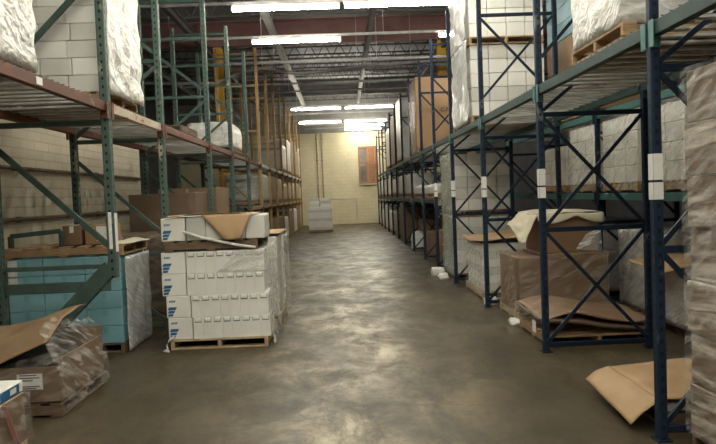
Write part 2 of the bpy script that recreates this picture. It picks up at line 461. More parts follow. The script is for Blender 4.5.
# ------------------------------------------------------------------ setting
YF, YB, XL, XR, ZC = 38.7, -7.0, -9.0, 7.6, 7.3
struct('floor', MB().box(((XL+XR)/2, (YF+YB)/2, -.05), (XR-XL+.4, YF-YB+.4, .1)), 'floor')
struct('ceiling', MB().box(((XL+XR)/2, (YF+YB)/2, ZC+.05), (XR-XL+.4, YF-YB+.4, .1)), 'roof')
wf = struct('wall_back', MB().box(((XL+XR)/2, YF+.1, 2.57), (XR-XL, .2, 5.14)), 'brick_far')
struct('wall_back_upper', MB().box(((XL+XR)/2, YF+.1, (5.14+ZC)/2), (XR-XL, .2, ZC-5.14)), 'panel_grey')
struct('trim_eaves', MB().box(((XL+XR)/2, YF-.06, 5.2), (XR-XL, .12, .16)), 'panel_grey')
struct('wall_front', MB().box(((XL+XR)/2, YB-.1, ZC/2), (XR-XL, .2, ZC)), 'wall')
struct('wall_left', MB().box((XL-.1, (YF+YB)/2, ZC/2), (.2, YF-YB, ZC)), 'wall')
struct('wall_right', MB().box((XR+.1, (YF+YB)/2, ZC/2), (.2, YF-YB, ZC)), 'wall')
struct('wall_partition', MB().box((-3.85, 3.0, 1.5), (.2, 20.0, 3.0)), 'brick_left')

# pipes on the partition wall
for k, (z, lab) in enumerate(((2.06, 'upper rusty conduit clipped along the cream block wall at left'),
                              (1.47, 'lower rusty conduit clipped along the cream block wall at left'))):
    t = thing('mounted_conduit', lab, 'pipe', (-3.715, 0, z), 0, 'conduits along the left block wall')
    MB().tube([(0, -6.5, 0), (0, 12.9, 0)], .022).build('pipe', 'wood_dark', t)
    for y in (2.2, 5.4, 8.0, 10.6):
        MB().tube([(0, y-.05, 0), (0, y+.05, 0)], .034).build('coupling', 'wood_dark', t)

# roof steel: girders across on painted columns, purlins along, open-web joists across
for k, y in enumerate((21.5, 10.5, 32.5)):
    m = MB(); m.box((-.7, y, 6.68), (16.4, .03, .72)); m.box((-.7, y, 7.04), (16.4, .26, .04)); m.box((-.7, y, 6.32), (16.4, .26, .04))
    for q in range(9): m.box((-8+q*1.9, y-.07, 6.68), (.02, .1, .68))
    o = struct('trim_girder_%d' % (k+1), m, 'red' if k == 0 else 'steel_dark')
for k, y in enumerate((13.2, 15.2, 17.2, 19.2, 23.4, 25.3, 27.2, 29.1, 31.0, 34.4, 36.3)):
    m = MB(); m.box((-.7, y, 7.14), (16.4, .09, .05)); m.box((-.7, y, 6.62), (16.4, .08, .05))
    nq = 30
    for q in range(nq):
        x0 = -8.8+16.2*q/nq; x1 = x0+8.1/nq; x2 = x0+16.2/nq
        m.bar((x0, y, 6.62), (x1, y, 7.14), .028, .028); m.bar((x1, y, 7.14), (x2, y, 6.62), .028, .028)
    struct('trim_joist_%d' % (k+1), m, 'steel_dark')
for k, x in enumerate((-6.2, -3.9, -1.72, .95, 3.3, 5.6)):
    m = MB(); m.box((x, 15.5, 6.22), (.16, 44, .03)); m.box((x, 15.5, 6.13), (.025, 44, .16)); m.box((x, 15.5, 6.04), (.12, 44, .025))
    struct('trim_purlin_%d' % (k+1), m, 'steel_dark' if k not in (2,) else 'galv')

for side, x, lab in (('l', -3.63, 'yellow steel column rising behind the left racks to the red girder'),
                     ('r', 3.25, 'yellow steel column rising behind the right racks to the red girder')):
    t = thing('steel_column', lab, 'column', (x, 21.5, 0), 0, 'yellow steel columns')
    m = MB(); m.box((0, 0, 3.14), (.02, .24, 6.26)); m.box((0, .12, 3.14), (.26, .02, 6.26)); m.box((0, -.12, 3.14), (.26, .02, 6.26))
    m.build('shaft', 'yellow', t)
    MB().box((0, 0, .01), (.36, .36, .02)).build('base_plate', 'steel_dark', t)
    MB().box((0, 0, 6.285), (.32, .34, .025)).build('cap_plate', 'steel_dark', t)

# far wall: pipes, conduit and the boarded window
t = thing('wall_pipe', 'left of two thin vertical pipes on the cream end wall', 'pipe', (-1.30, YF-.05, 0), 0, 'vertical pipes on the end wall')
MB().tube([(0, 0, .01), (0, 0, 5.1)], .035).build('pipe', 'pipe_tan', t)
for z in (2.2, 3.6, 4.8): MB().box((0, .02, z), (.12, .05, .04)).build('clamp', 'steel_dark', t)
copy_tree(t, (-1.02, YF-.05, 0), 'right of two thin vertical pipes on the cream end wall', 'vertical pipes on the end wall')
t = thing('conduit', 'thin grey conduit running across and down the cream end wall', 'pipe', (0, YF-.03, 0))
MB().tube([(-.6, 0, 1.42), (.74, 0, 1.42), (.80, 0, 1.36), (.80, 0, .02)], .02).build('pipe', 'galv', t)
MB().box((.80, 0, .9), (.09, .05, .14)).build('junction_box', 'galv', t)
w = thing('window_1', 'orange-brown framed window with dark panes high on the cream end wall', 'window', (1.50, YF-.03, 2.25)); w['kind'] = 'structure'
m = MB()
for x in (-.46, -.02, .46): m.box((x, 0, 1.0), (.10, .07, 2.1))
for z in (0, 1.0, 2.0): m.box((0, 0, z), (.98, .065, .09))
m.build('window_frame', 'frame_o', w)
for x in (-.24, .22):
    for z in (.5, 1.5): MB().box((x, .01, z), (.36, .02, .9)).build('pane', 'glass' if x < 0 else 'frame_o', w)
MB().box((0, -.03, -.08), (1.1, .12, .06)).build('sill', 'cream', w)

# ------------------------------------------------------------------ lamps
def lamp_proto():
    t = thing('ceiling_light', '', 'ceiling light', (0, 0, 5.15), 0)
    m = MB(); m.box((0, 0, .075), (2.06, .055, .07), 0, .008)
    m.build('housing', 'lampbody', t)
    for y in (-.04, .04):
        MB().tube([(-1.0, y, .018), (1.0, y, .018)], .018, 10).build('tube', 'tube', t)
    for x in (-1.015, 1.015): MB().box((x, 0, .015), (.03, .16, .05)).build('end_cap', 'lampbody', t)
    return t
proto_lamp = lamp_proto(); first = [True]
def lamp(x, y, label, group):
    if first[0]:
        first[0] = False; proto_lamp.location = (x, y, 5.15); proto_lamp['label'] = label; proto_lamp['group'] = group
    else: copy_tree(proto_lamp, (x, y, 5.15), label, group)
G = 'lit strip lights above the aisle'
lamp(-.92, 13.2, 'lit fluorescent strip light, left one of the nearest lit pair overhead', G)
lamp(1.20, 13.2, 'lit fluorescent strip light, right one of the nearest lit pair overhead', G)
lamp(-.90, 16.0, 'single lit fluorescent strip light in front of the red girder, left of centre', G)
lamp(3.36, 15.9, 'lit fluorescent strip light mostly hidden behind the tall right-hand carton stack', G)
lamp(-.92, 28.4, 'lit fluorescent strip light, left one of the first pair beyond the red girder', G)
lamp(1.28, 28.4, 'lit fluorescent strip light, right one of the first pair beyond the red girder', G)
lamp(-.92, 33.6, 'lit fluorescent strip light, left one of the second pair beyond the girder', G)
lamp(1.28, 33.6, 'lit fluorescent strip light, right one of the second pair beyond the girder', G)
lamp(1.30, 35.8, 'single far strip light, second nearest to the cream end wall', G)
lamp(1.30, 37.8, 'farthest single strip light, right against the cream end wall', G)
G2 = 'added strip lights overhead outside the picture'
for y in (9.6, 6.8, 4.0, 1.2, -1.6, -4.4):  # unseen rows continuing the visible ones, added to light the near aisle
    for x in (-.92, 1.28): lamp(x, y, 'added fluorescent strip light overhead, out of view, lighting the near aisle', G2)
rows = ((13.2, 'nearest row of strip lights'), (16.0, 'row of strip lights before the red girder'), (19.0, 'unlit row just before the red girder'),
        (22.6, 'first unlit row beyond the red girder'), (24.3, 'second unlit row beyond the red girder'), (28.4, 'first lit row beyond the girder'),
        (31.0, 'row midway to the end wall'), (33.6, 'second lit row beyond the girder'))
for y, wh in rows:
    t = thing('lamp_rail', 'silver hanging channel across the aisle carrying the '+wh, 'rail', (-.3, y, 5.29), 0, 'silver channels under the roof')
    m = MB(); m.box((0, 0, .025), (9.4, .05, .012)); m.box((0, -.022, 0), (9.4, .006, .05)); m.box((0, .022, 0), (9.4, .006, .05))
    m.build('channel', 'galv', t)
    for x in (-4.2, -1.4, 1.4, 4.2):
        MB().tube([(x, 0, .03), (x, 0, 1.95)], .008, 6).build('hanger_rod', 'galv', t)
for y, wh in ((35.8, 1.3), (37.8, 1.3)):
    t = thing('lamp_rail', 'short silver channel holding the %s strip light' % ('second farthest' if y < 36 else 'farthest'), 'rail', (.6, y, 5.29), 0, 'silver channels under the roof')
    m = MB(); m.box((0, 0, .025), (5, .05, .012)); m.box((0, -.022, 0), (5, .006, .05)); m.build('channel', 'galv', t)
    for x in (-2, 2): MB().tube([(x, 0, .03), (x, 0, 1.95)], .008, 6).build('hanger_rod', 'galv', t)
t = thing('overhead_pipe', 'bent silver pipe strung across below the roof joists', 'pipe', (0, 20.6, 0))
MB().tube([(-6.5, 0, 5.15), (-3.6, 0, 5.05), (-2.9, .1, 5.35), (-2.2, 0, 5.45), (-1.2, 0, 5.25), (.6, 0, 5.38), (2.2, 0, 5.47), (5, 0, 5.55)], .045, 8).build('pipe', 'galv', t, smooth=True)
for x, z in ((-2.2, 5.5), (.6, 5.43), (2.2, 5.52)): MB().tube([(x, 0, z), (x, 0, 7.28)], .008, 6).build('hanger_rod', 'galv', t)

# ------------------------------------------------------------------ pallet racks
PW, PD = .078, .082
def frame_proto(sg, D, H, struts, diags, pm, bm2, bw=.032, sw=.045, strips=(), PW=.078, PD=.082):
    t = thing('upright_frame', '', 'rack frame')
    def post(x, z0=0):
        m = MB(); m.box((0, 0, (H+z0)/2), (PW, PD, H-z0), 0, .008)
        return m.build('post', pm, t, (x, 0, 0))
    p = post(0); post(sg*D)
    for x in (0, sg*D): MB().box((x, 0, .006), (PW+.035, PD+.045, .012)).build('foot_plate', bm2, t)
    a, b = PW/2, D-PW/2
    for z in struts:
        MB().box((sg*(a+b)/2, 0, z), (b-a, .035, sw), 0, .004).build('horizontal_strut', bm2, t)
    for i, (zf, zr) in enumerate(diags):
        oy = .012 if i % 2 else -.012
        MB().bar((sg*a, oy, zf), (sg*b, oy, zr), bw, .022, 0).build('diagonal_brace', bm2, t)
    for (z0, z1) in strips:
        mm = MB(); zc, dz = (z0+z1)/2, z1-z0
        mm.box((0, -PD/2-.002, zc), (PW*.98, .003, dz)); mm.box((-sg*(PW/2+.002), 0, zc), (.003, PD*.98, dz))
        mm.build('paper_label_strip', 'paper', p)
    return t

XRF, XRR = 1.93, 2.95
RD = XRR-XRF
r_struts = (.07, 1.19, 2.30, 3.94, 4.6)
r_diags = ((1.16, .10), (.10, 1.16), (2.27, 1.22), (1.22, 2.27), (2.34, 3.1), (3.90, 2.85), (2.85, 3.90))
RY = [1.75, 4.20, 6.63, 9.33, 11.92, 14.15, 16.35, 18.9, 21.5, 24.1, 26.6, 29.1, 31.6, 34.1, 36.6]
GR = 'blue upright frames of the right-hand rack'
fa = frame_proto(1, RD, 4.70, r_struts, r_diags, 'blue', 'blue2', strips=((1.62, 1.78), (1.50, 1.605)), PW=.060, PD=.062)
fb = None
for i, y in enumerate(RY):
    if i == 0: lab = 'blue upright frame of the right rack just outside the picture at right'
    elif i == 1: lab = 'nearest blue upright frame on the right, beside the curled kraft sheet on the floor'
    else: lab = '%s blue upright frame from the camera along the right side of the aisle' % ORD[i-1]
    if i == 0: fa.location = (XRF, y, 0); fa['label'] = lab; fa['group'] = GR
    elif i < 6: copy_tree(fa, (XRF, y, 0), lab, GR)
    else:
        if fb is None:
            fb = frame_proto(1, RD, 4.70, r_struts, r_diags[:6], 'blue', 'blue2', PW=.060, PD=.062)
            fb.location = (XRF, y, 0); fb['label'] = lab; fb['group'] = GR
        else: copy_tree(fb, (XRF, y, 0), lab, GR)

XLF, XLR = -2.15, -3.20
LD = XLF-XLR
LYg = [6.46, 8.41, 11.40, 13.70, 16.10]
LYt = [18.5, 20.75, 22.9, 25.2, 27.5, 29.8, 32.1, 34.4, 36.6]
GL = 'green upright frames of the left-hand rack'
l_struts = (.12, .98, 2.36, 3.30, 4.25, 4.85)
l_diags = ((.16, .92), (1.22, 2.12), (3.22, 2.42), (3.40, 4.18))
ga = frame_proto(-1, LD, 5.0, l_struts, l_diags, 'green', 'green2', .045, .05)
for i, y in enumerate(LYg[1:]):
    lab = '%s green upright frame from the camera along the left side of the aisle' % ORD[i+1]
    if i == 0: ga.location = (XLF, y, 0); ga['label'] = lab; ga['group'] = GL
    else: copy_tree(ga, (XLF, y, 0), lab, GL)
# nearest left frame has a slant-back lower leg
t = thing('upright_frame', 'nearest green upright frame on the left, its lower leg slanting back above torn cartons', 'rack frame', (XLF, LYg[0], 0), 0, GL)
m = MB(); m.box((0, 0, (5.0+.92)/2), (PW, PD, 5.0-.92), 0, .008); p = m.build('post', 'green', t)
m = MB(); m.box((.0, -PD/2-.002, 1.36), (.03, .003, .34)); m.box((PW/2+.002, 0, 1.34), (.003, .07, .36)); m.build('paper_label_strip', 'paper', p)
m = MB(); m.box((0, 0, 2.5), (PW, PD, 5.0), 0, .008); m.build('post', 'green', t, (-LD, 0, 0))
MB().bar((-.02, 0, 1.02), (-LD+.06, 0, .06), .15, .075, 0, .008).build('slanted_leg', 'green2', t)
MB().box((-LD, 0, .006), (.2, .15, .012)).build('foot_plate', 'green2', t)
for z, h in ((.845, .095), (1.03, .04), (2.36, .05), (3.95, .05), (4.85, .05)):
    MB().box((-LD/2, 0, z), (LD-PW, .05, h), 0, .005).build('horizontal_strut', 'green2', t)
for zf, zr in ((1.22, 2.14), (3.72, 2.75), (3.98, 4.8)):
    MB().bar((-PW/2, .012, zf), (-LD+PW/2, .012, zr), .055, .03, 0, .004).build('diagonal_brace', 'green2', t)
GT = 'tan upright frames of the far left rack'
ta = frame_proto(-1, LD, 5.6, (.12, 1.2, 2.36, 3.4, 4.6, 5.45), ((.16, 1.15), (1.25, 2.3)), 'tan', 'tan2', .04, .05)
for i, y in enumerate(LYt):
    lab = '%s tan upright frame of the far left rack, counted from the camera' % ORD[i]
    if i == 0: ta.location = (XLF, y, 0); ta['label'] = lab; ta['group'] = GT
    else: copy_tree(ta, (XLF, y, 0), lab, GT)

# back row behind the right rack
XBF, XBR = 3.45, 4.50
BY = [4.20, 6.67, 9.20, 11.8, 14.3]
GB = 'blue upright frames of the row behind the right rack'
ba = frame_proto(1, 1.05, 4.70, (.07, 1.10, 2.30, 3.94), ((1.06, .12), (2.26, 1.2), (2.85, 3.9)), 'blue', 'blue2', PW=.06, PD=.062)
for i, y in enumerate(BY):
    lab = '%s blue upright frame from the camera in the row behind the right-hand rack' % ORD[i]
    if i == 0: ba.location = (XBF, y, 0); ba['label'] = lab; ba['group'] = GB
    else: copy_tree(ba, (XBF, y, 0), lab, GB)

def shelf(sg, xf, xr, y0, y1, zc, label, group, beam, conn, deck='bars', front=None, bh=.088):
    PW, PD = (.078, .082) if sg < 0 else (.060, .062)
    """a front and a rear beam hooked between two frames, with a bar deck: zc = beam centre"""
    t = thing('rack_shelf', label, 'rack shelf', (xf, (y0+y1)/2, zc), 0, group)
    L = y1-y0-PD-.012; D = abs(xr-xf)
    for k, x in enumerate((0, sg*D)):
        m = MB(); m.box((x, 0, 0), (.05, L, bh), 0, .005); s2 = -sg if k else sg
        m.box((x+s2*.031, 0, -.010), (.013, L, bh-.028), 0)
        o = m.build('beam', (front if (front and k == 0) else beam), t)
        for yy in (-1, 1):
            c = MB(); e = -sg if k == 0 else sg
            c.box((x, yy*(L/2+.002), -.03), (.06, .006, .16))
            c.box((x+e*(PW/2+.005), yy*(L/2+.012-.03), -.03), (.006, .062, .16))
            c.build('beam_connector', conn, o)
    m = MB(); n = max(3, int(L/.20)); top = bh/2
    for i in range(n):
        y = -L/2+L*(i+.5)/n
        m.box((sg*D/2, y, top-.008), (D-.06, .070, .018))
    nw = int(L/.10)
    for i in range(nw):
        y = -L/2+.02+(L-.04)*i/max(1, nw-1)
        m.box((sg*D/2, y, top+.005), (D+.05, .006, .006), 1)
    for i in range(6):
        x = sg*(.05+(D-.1)*i/5); m.box((x, 0, top+.011), (.006, L-.02, .006), 1)
    m.build('deck', ['deck_g', 'deck_w'], t)
    return t
ZB = 2.50
GSR = 'teal beam shelves of the right-hand rack'
for i in range(len(RY)-1):
    if i == 0: lab = 'nearest teal beam shelf of the right rack, in the top right corner overhead'
    else: lab = 'teal beam shelf at right, just above head height, %s bay from the camera' % ORD[i]
    shelf(1, XRF, XRR, RY[i], RY[i+1], ZB+.03, lab, GSR, 'teal', 'tealp')
for i in range(5, len(RY)-1):
    shelf(1, XRF, XRR, RY[i], RY[i+1], 1.40, 'low dark beam shelf at right, chest height, %s bay from the camera' % ORD[i], 'low shelves of the right-hand rack', 'blue2', 'tealp')
GSL = 'orange beam shelves of the left-hand rack'
shelf(-1, XLF, XLR, 3.75, LYg[0], ZB, 'rusty orange beam shelf with grey bar deck in the top left corner, nearest the camera', GSL, 'orange', 'orange')
MB().box((0, 0, 0), (.003, .10, .055)).build('label_plate', 'paper', [o for o in bpy.data.objects if o.name.startswith('beam') and o.parent and o.parent.get('label', '').startswith('rusty')][0], (.0275, -.10, .0))
allL = LYg+LYt
for i in range(len(allL)-1):
    nm = 'orange beam shelf at left, head height, %s bay beyond the slant-legged frame' % ORD[i]
    if i == 0: nm = 'shelf with whitish worn front beam on the left, just beyond the slant-legged frame'
    shelf(-1, XLF, XLR, allL[i], allL[i+1], ZB, nm, GSL, 'orange', 'orange', front='whiteb' if i == 0 else ('galv' if i > 4 else None))
for i in range(4, len(allL)-1):
    shelf(-1, XLF, XLR, allL[i], allL[i+1], 1.38, 'low beam shelf at left, chest height, %s bay beyond the slant-legged frame' % ORD[i], 'low shelves of the left-hand rack', 'tan2', 'orange')
# frame beyond the picture that carries the near end of the left shelf
copy_tree(ga, (XLF, 3.75, 0), 'green upright frame of the left rack just outside the picture at left', GL)
for i in range(len(BY)-1):
    shelf(1, XBF, XBR, BY[i], BY[i+1], 1.45, 'low teal beam shelf behind the right rack, in the %s bay of the back row' % ORD[i], 'shelves of the back row', 'tealp', 'blue2')
    shelf(1, XBF, XBR, BY[i], BY[i+1], ZB+.03, 'upper teal beam shelf behind the right rack, in the %s bay of the back row' % ORD[i], 'shelves of the back row', 'tealp', 'blue2')
DZ = ZB+.044+.016       # left deck top
DZR = DZ+.03            # right deck top
DZB = 1.45+.044+.016   # back row low deck top
DZL, DZLR = 1.38+.060, 1.40+.060

# ------------------------------------------------------------------ goods
PH = .112
_pc = {}
def pallet(cx, cy, z, sx, sy, label, mat='wood', group='wooden pallets under the loads', along='x', rz=0):
    """wooden pallet; stringers run along the given axis"""
    key = (round(sx, 3), round(sy, 3), mat, along)
    if key not in _pc:
        a, b = (sx, sy) if along == 'x' else (sy, sx)      # a: stringer length, b: across
        def bx(m, c, d):
            if along == 'x': m.box(c, d, 0, .003)
            else: m.box((c[1], c[0], c[2]), (d[1], d[0], d[2]), 0, .003)
        st = []
        for v in (-b/2+.02, 0, b/2-.02):
            m = MB(); bx(m, (0, v, .0555), (a, .04, .071)); st.append(m.mesh('stringer', mat))
        m = MB(); n = 7
        for i in range(n): bx(m, (-a/2+.05+(a-.1)*i/(n-1), 0, .1015), (.095, b, .020))
        top = m.mesh('top_boards', mat)
        bot = []
        for i in range(3):
            m = MB(); bx(m, (-a/2+.05+(a-.1)*i/2, 0, .0105), (.095, b, .019)); bot.append(m.mesh('bottom_board', mat))
        _pc[key] = (st, top, bot)
    st, top, bot = _pc[key]
    t = thing('pallet', label, 'pallet', (cx, cy, z), rz, group)
    for s in st: link('stringer', s, t)
    link('top_boards', top, t)
    for s in bot: link('bottom_board', s, t)
    return t

_cc = {}
def carton(cx, cy, z, sx, sy, sz, mat, label, group=None, seam='seam', rz=0, cat='carton', style='x', name='carton', g=.003, ch=.006):
    """closed carton: chamfered body with flap seam and tape; base at z"""
    key = (round(sx, 4), round(sy, 3), round(sz, 3), mat, seam, style, g)
    if key not in _cc:
        m = MB(); m.box((0, 0, sz/2), (sx-g, sy-g, sz-g*.7), 0, ch)
        hx, hy, hz = sx/2-g/2, sy/2-g/2, sz-g*.35
        if style == 'x':
            m.box((0, 0, hz+.0005), (sx-g-.014, .045, .001), 1)
            for s in (-1, 1): m.box((s*(hx+.0006), 0, sz-.045), (.001, .045, .07), 1)
        elif style == 'y':
            m.box((0, 0, hz+.0005), (.045, sy-g-.014, .001), 1)
            for s in (-1, 1): m.box((0, s*(hy+.0006), sz-.045), (.045, .001, .07), 1)
        _cc[key] = m.mesh(name, [mat, seam])
    o = link(name, _cc[key], None, (cx, cy, z), rz)
    return tag(o, label, cat, group)

def stack(x0, x1, y0, y1, z, cols, rows, h, mat, what, where, group, side='left', deep=2, seam='seam', style='y', jit=.004, mats=None):
    """cartons piled on a pallet; the near row is complete, rows behind only on the aisle side"""
    w = (x1-x0)/cols; d = (y1-y0)/deep
    LAY = ['bottom']+[ORD[k] for k in range(1, rows-1)]+['top']
    for r in range(rows):
        for c in range(cols):
            ob = None
            mm = mats[(r*7+c*3) % len(mats)] if mats else mat
            nm = 'the only one' if cols == 1 else ('leftmost' if c == 0 else 'rightmost' if c == cols-1 else ORD[c]+' from left')
            jx, jy = random.uniform(-jit, jit)*.3, random.uniform(0, jit)
            carton(x0+w*(c+.5)+jx, y0+d*.5+jy, z+h*r, w-.002, d-.008, h, mm, '%s, %s layer of %s, %s at front' % (what, LAY[r], where, nm), group, seam, style=style, g=.007)
        for k in range(1, deep):
            c = 0 if side == 'left' else cols-1
            mm = mats[(r*5+k) % len(mats)] if mats else mat
            carton(x0+w*(c+.5), y0+d*(k+.5), z+h*r, w-.002, d-.008, h, mm, '%s, %s layer of %s, aisle side, %s row back' % (what, LAY[r], where, ORD[k]), group, seam, style=style, g=.007)

_wc = {}
def wrapped(cx, cy, z, sx, sy, sz, mat, label, group=None, amp=.02, rnd=.05, toprnd=.07, bulge=0, cat='wrapped load', seed=None):
    key = (round(sx, 2), round(sy, 2), round(sz, 2), mat)
    me = crumple_mesh('wrapped_load', sx-2*amp, sy-2*amp, sz-amp, mat, amp, rnd, toprnd, len(_wc)*3.7 if seed is None else seed, bulge)
    _wc[key] = me
    o = link('wrapped_load', me, None, (cx, cy, z))
    return tag(o, label, cat, group)

def film(P00, P10, P11, P01, label, mat='film', amp=.012, fs=6, n=22, group=None):
    return quad_sheet('stretch_wrap', P00, P10, P11, P01, label, 'stretch wrap', mat, amp, fs, .002, n, group)

# --- the white carton stack standing in the aisle
PG = 'wooden pallets under the loads'
pallet(-1.385, 7.98, 0, 1.05, 1.10, 'pale wooden pallet under the white carton stack in the aisle', 'wood_pale', PG, 'y')
AG = 'white cartons of the aisle stack'
def logo(parent, hx, y, z0, wid, sz):
    """the printed mark on the carton end: a small slanted emblem over three tapering bars"""
    m = MB()
    def para(x0, x1, zb, zt, sl):
        m.add([(x0, y, zb), (x1, y, zb), (x1+sl, y, zt), (x0+sl, y, zt), (x0, y-.001, zb), (x1, y-.001, zb), (x1+sl, y-.001, zt), (x0+sl, y-.001, zt)],
              [(0, 1, 2, 3), (4, 5, 6, 7), (0, 1, 5, 4), (1, 2, 6, 5), (2, 3, 7, 6), (3, 0, 4, 7)])
    x = -hx+.012
    para(x, x+.085, .085, .118, .018); para(x, x+.068, .050, .079, .014); para(x, x+.052, .018, .044, .012)
    m.build('printed_logo', 'blueink', parent)
    m = MB()
    for k in range(4): 
        xx = x+.018+k*.017
        m.add([(xx, y, .168), (xx+.012, y, .168), (xx+.020, y, .19), (xx+.008, y, .19), (xx, y-.001, .168), (xx+.012, y-.001, .168), (xx+.020, y-.001, .19), (xx+.008, y-.001, .19)],
              [(0, 1, 2, 3), (4, 5, 6, 7), (0, 1, 5, 4), (1, 2, 6, 5), (2, 3, 7, 6), (3, 0, 4, 7)])
    m.build('printed_emblem', 'blueink', parent)

_tab = None
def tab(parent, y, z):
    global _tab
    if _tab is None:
        m = MB(); m.box((0, -.003, 0), (.064, .014, .034), 0, .004); m.box((0, .001, -.0215), (.070, .006, .010), 1); m.box((-.0345, .001, .002), (.004, .006, .04), 1); m.box((.0345, .001, .002), (.004, .006, .04), 1)  # dark strips draw the tab's cut edge and the shadow painted under it
        _tab = m.mesh('pull_tab', ['white', 'slot_shade'])
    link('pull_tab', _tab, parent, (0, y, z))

LN = ['bottom', 'second', 'third', 'fourth']
for r in range(4):
    z = PH+.237*r; dx = (0, -.012, -.048, -.045)[r]
    c = carton(-1.93+.13+dx, 7.45+.21, z, .26, .42, .236, 'white', 'white carton with blue printed logo at left end of the %s layer, aisle stack' % LN[r], AG, style='n')
    logo(c, .13, -.2085, 0, .26, .23)
    for k in range(8):
        xx = -1.93+.27+dx+.104*(k+.5)
        c = carton(xx, 7.45+.21+random.uniform(0, .002), z, .1037, .42, .236, 'white',
                   'narrow white carton with pull tab in the %s layer, aisle stack, %s from left' % (LN[r], ORD[k+1]), AG, style='n', g=.001, ch=.0022)
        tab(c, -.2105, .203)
    for k in range(2):
        carton(-1.385-.03+dx*.6, 7.45+.44+.33*(k+.5), z, 1.0, .325, .236, 'white2', 'long white carton under film in the %s layer, aisle stack, %s row back' % (LN[r], ORD[k+1]), AG, style='x')
z4 = PH+.237*4
pallet(-1.43, 7.97, z4+.002, 1.0, 1.06, 'dark wooden pallet between the top layer and the rest of the aisle stack', 'wood_dark', PG, 'x')
z5 = z4+PH+.004
c = carton(-1.965+.13, 7.47+.21, z5, .26, .42, .25, 'white', 'white carton with blue printed logo at left end, topmost layer above the upper pallet', AG, style='n')
logo(c, .13, -.2085, 0, .26, .25)
for k in range(4):
    carton(-1.965+.268+.213*(k+.5), 7.47+.21, z5, .21, .42, .25, 'white2' if k % 2 else 'grey', 'off-white carton in the topmost layer above the upper pallet, aisle stack, %s from left' % ORD[k+1], AG, style='n')
for k in range(2):
    carton(-1.43, 7.47+.43+.30*(k+.5), z5, 1.05, .295, .25, 'white2', 'long carton in topmost layer of the aisle stack, %s row back' % ORD[k+1], AG, style='x')
# kraft slip sheet folded over the top edge, its triangular flap hanging down the front
t = thing('kraft_sheet', 'brown kraft sheet on the aisle stack with a triangular flap hanging in front', 'sheet', (0, 0, 0))
zt = z5+.256
def fn(u, v): return (-1.90+.95*u, 7.44+.58*v, zt+.012+.010*nz(u*3, v*3, 0)+.02*(1-v)*math.sin(u*3.1))
link('top_sheet', sheet_mesh('top_sheet', fn, 14, 10, .004, 'kraft'), t)
def fn(u, v):
    x0, x1, xm = -1.52, -.985, -1.20
    a = x0+(xm-.07-x0)*v; b2 = x1+(xm+.10-x1)*v
    return (a+(b2-a)*u, 7.445-.05*math.sin(v*1.6)-.012*abs(math.sin(u*5)), zt+.015-.27*v+.006*nz(u*4, v*4, 2))
link('hanging_flap', sheet_mesh('hanging_flap', fn, 12, 12, .004, 'kraft'), t)
film((-.795, 7.43, .02), (-.795, 8.55, .02), (-.84, 8.55, z4+.02), (-.845, 7.43, z4+.02), 'crinkled clear stretch wrap down the right side of the aisle stack', 'film_m', .016, 5)
film((-1.38, 7.425, z4-.22), (-.85, 7.42, z4-.22), (-.86, 7.42, z4+.0), (-1.16, 7.425, z4+.0), 'loose patch of stretch wrap over front right corner of the aisle stack', 'film_m', .006, 6)
# strand of wrap trailing from the corner of the pallet to the floor
t = thing('wrap_tail', 'twisted white wrap tail hanging from the pallet corner of the aisle stack', 'wrap tail', (-1.93, 7.40, 0))
MB().tube([(.07, 0, .16), (.02, -.02, .12), (-.01, -.03, .07), (.01, -.04, .03), (-.03, -.06, .016), (.03, -.08, .014)], .013, 7).build('strand', 'wrap', t, smooth=True)
t = thing('wrap_band', 'ribbon of twisted white wrap sagging across the aisle stack below its top layer', 'wrap band', (0, 0, 0))
MB().tube([(-1.72, 7.435, z5+.10), (-1.55, 7.42, z5+.04), (-1.35, 7.415, z5-.01), (-1.15, 7.415, z5-.06), (-.95, 7.42, z4+.02)], .016, 7).build('ribbon', 'wrap', t, smooth=True)
# second stack right behind it
pallet(-1.36, 9.33, 0, 1.05, 1.12, 'pale pallet under the film-wrapped stack behind the aisle stack', 'wood_pale', PG, 'y')
for r in range(4):
    carton(-.85-.14, 9.33-.28, PH+.25*r, .27, .54, .249, 'white2', 'white carton on aisle side of the wrapped second stack, %s layer, nearer' % LN[r], 'white cartons of the second aisle stack', style='x')
    carton(-.85-.14, 9.33+.27, PH+.25*r, .27, .54, .249, 'white', 'white carton on aisle side of the wrapped second stack, %s layer, farther' % LN[r], 'white cartons of the second aisle stack', style='x')
    carton(-1.51, 9.33, PH+.25*r, .74, 1.08, .249, 'white2', 'wide white carton on rack side of the second aisle stack, %s layer' % LN[r], 'white cartons of the second aisle stack', style='x')
film((-.80, 8.80, .02), (-.80, 9.9, .02), (-.785, 9.9, 1.12), (-.785, 8.78, 1.12), 'milky stretch wrap over the aisle side of the second stack', 'film_m', .02, 4.5)
quad_sheet('kraft_sheet', (-1.86, 8.80, 1.155), (-.81, 8.80, 1.155), (-.81, 9.88, 1.155), (-1.9, 9.88, 1.16), 'creased tan cap sheet on top of the wrapped second stack', 'sheet', 'kraft', .012, 5)

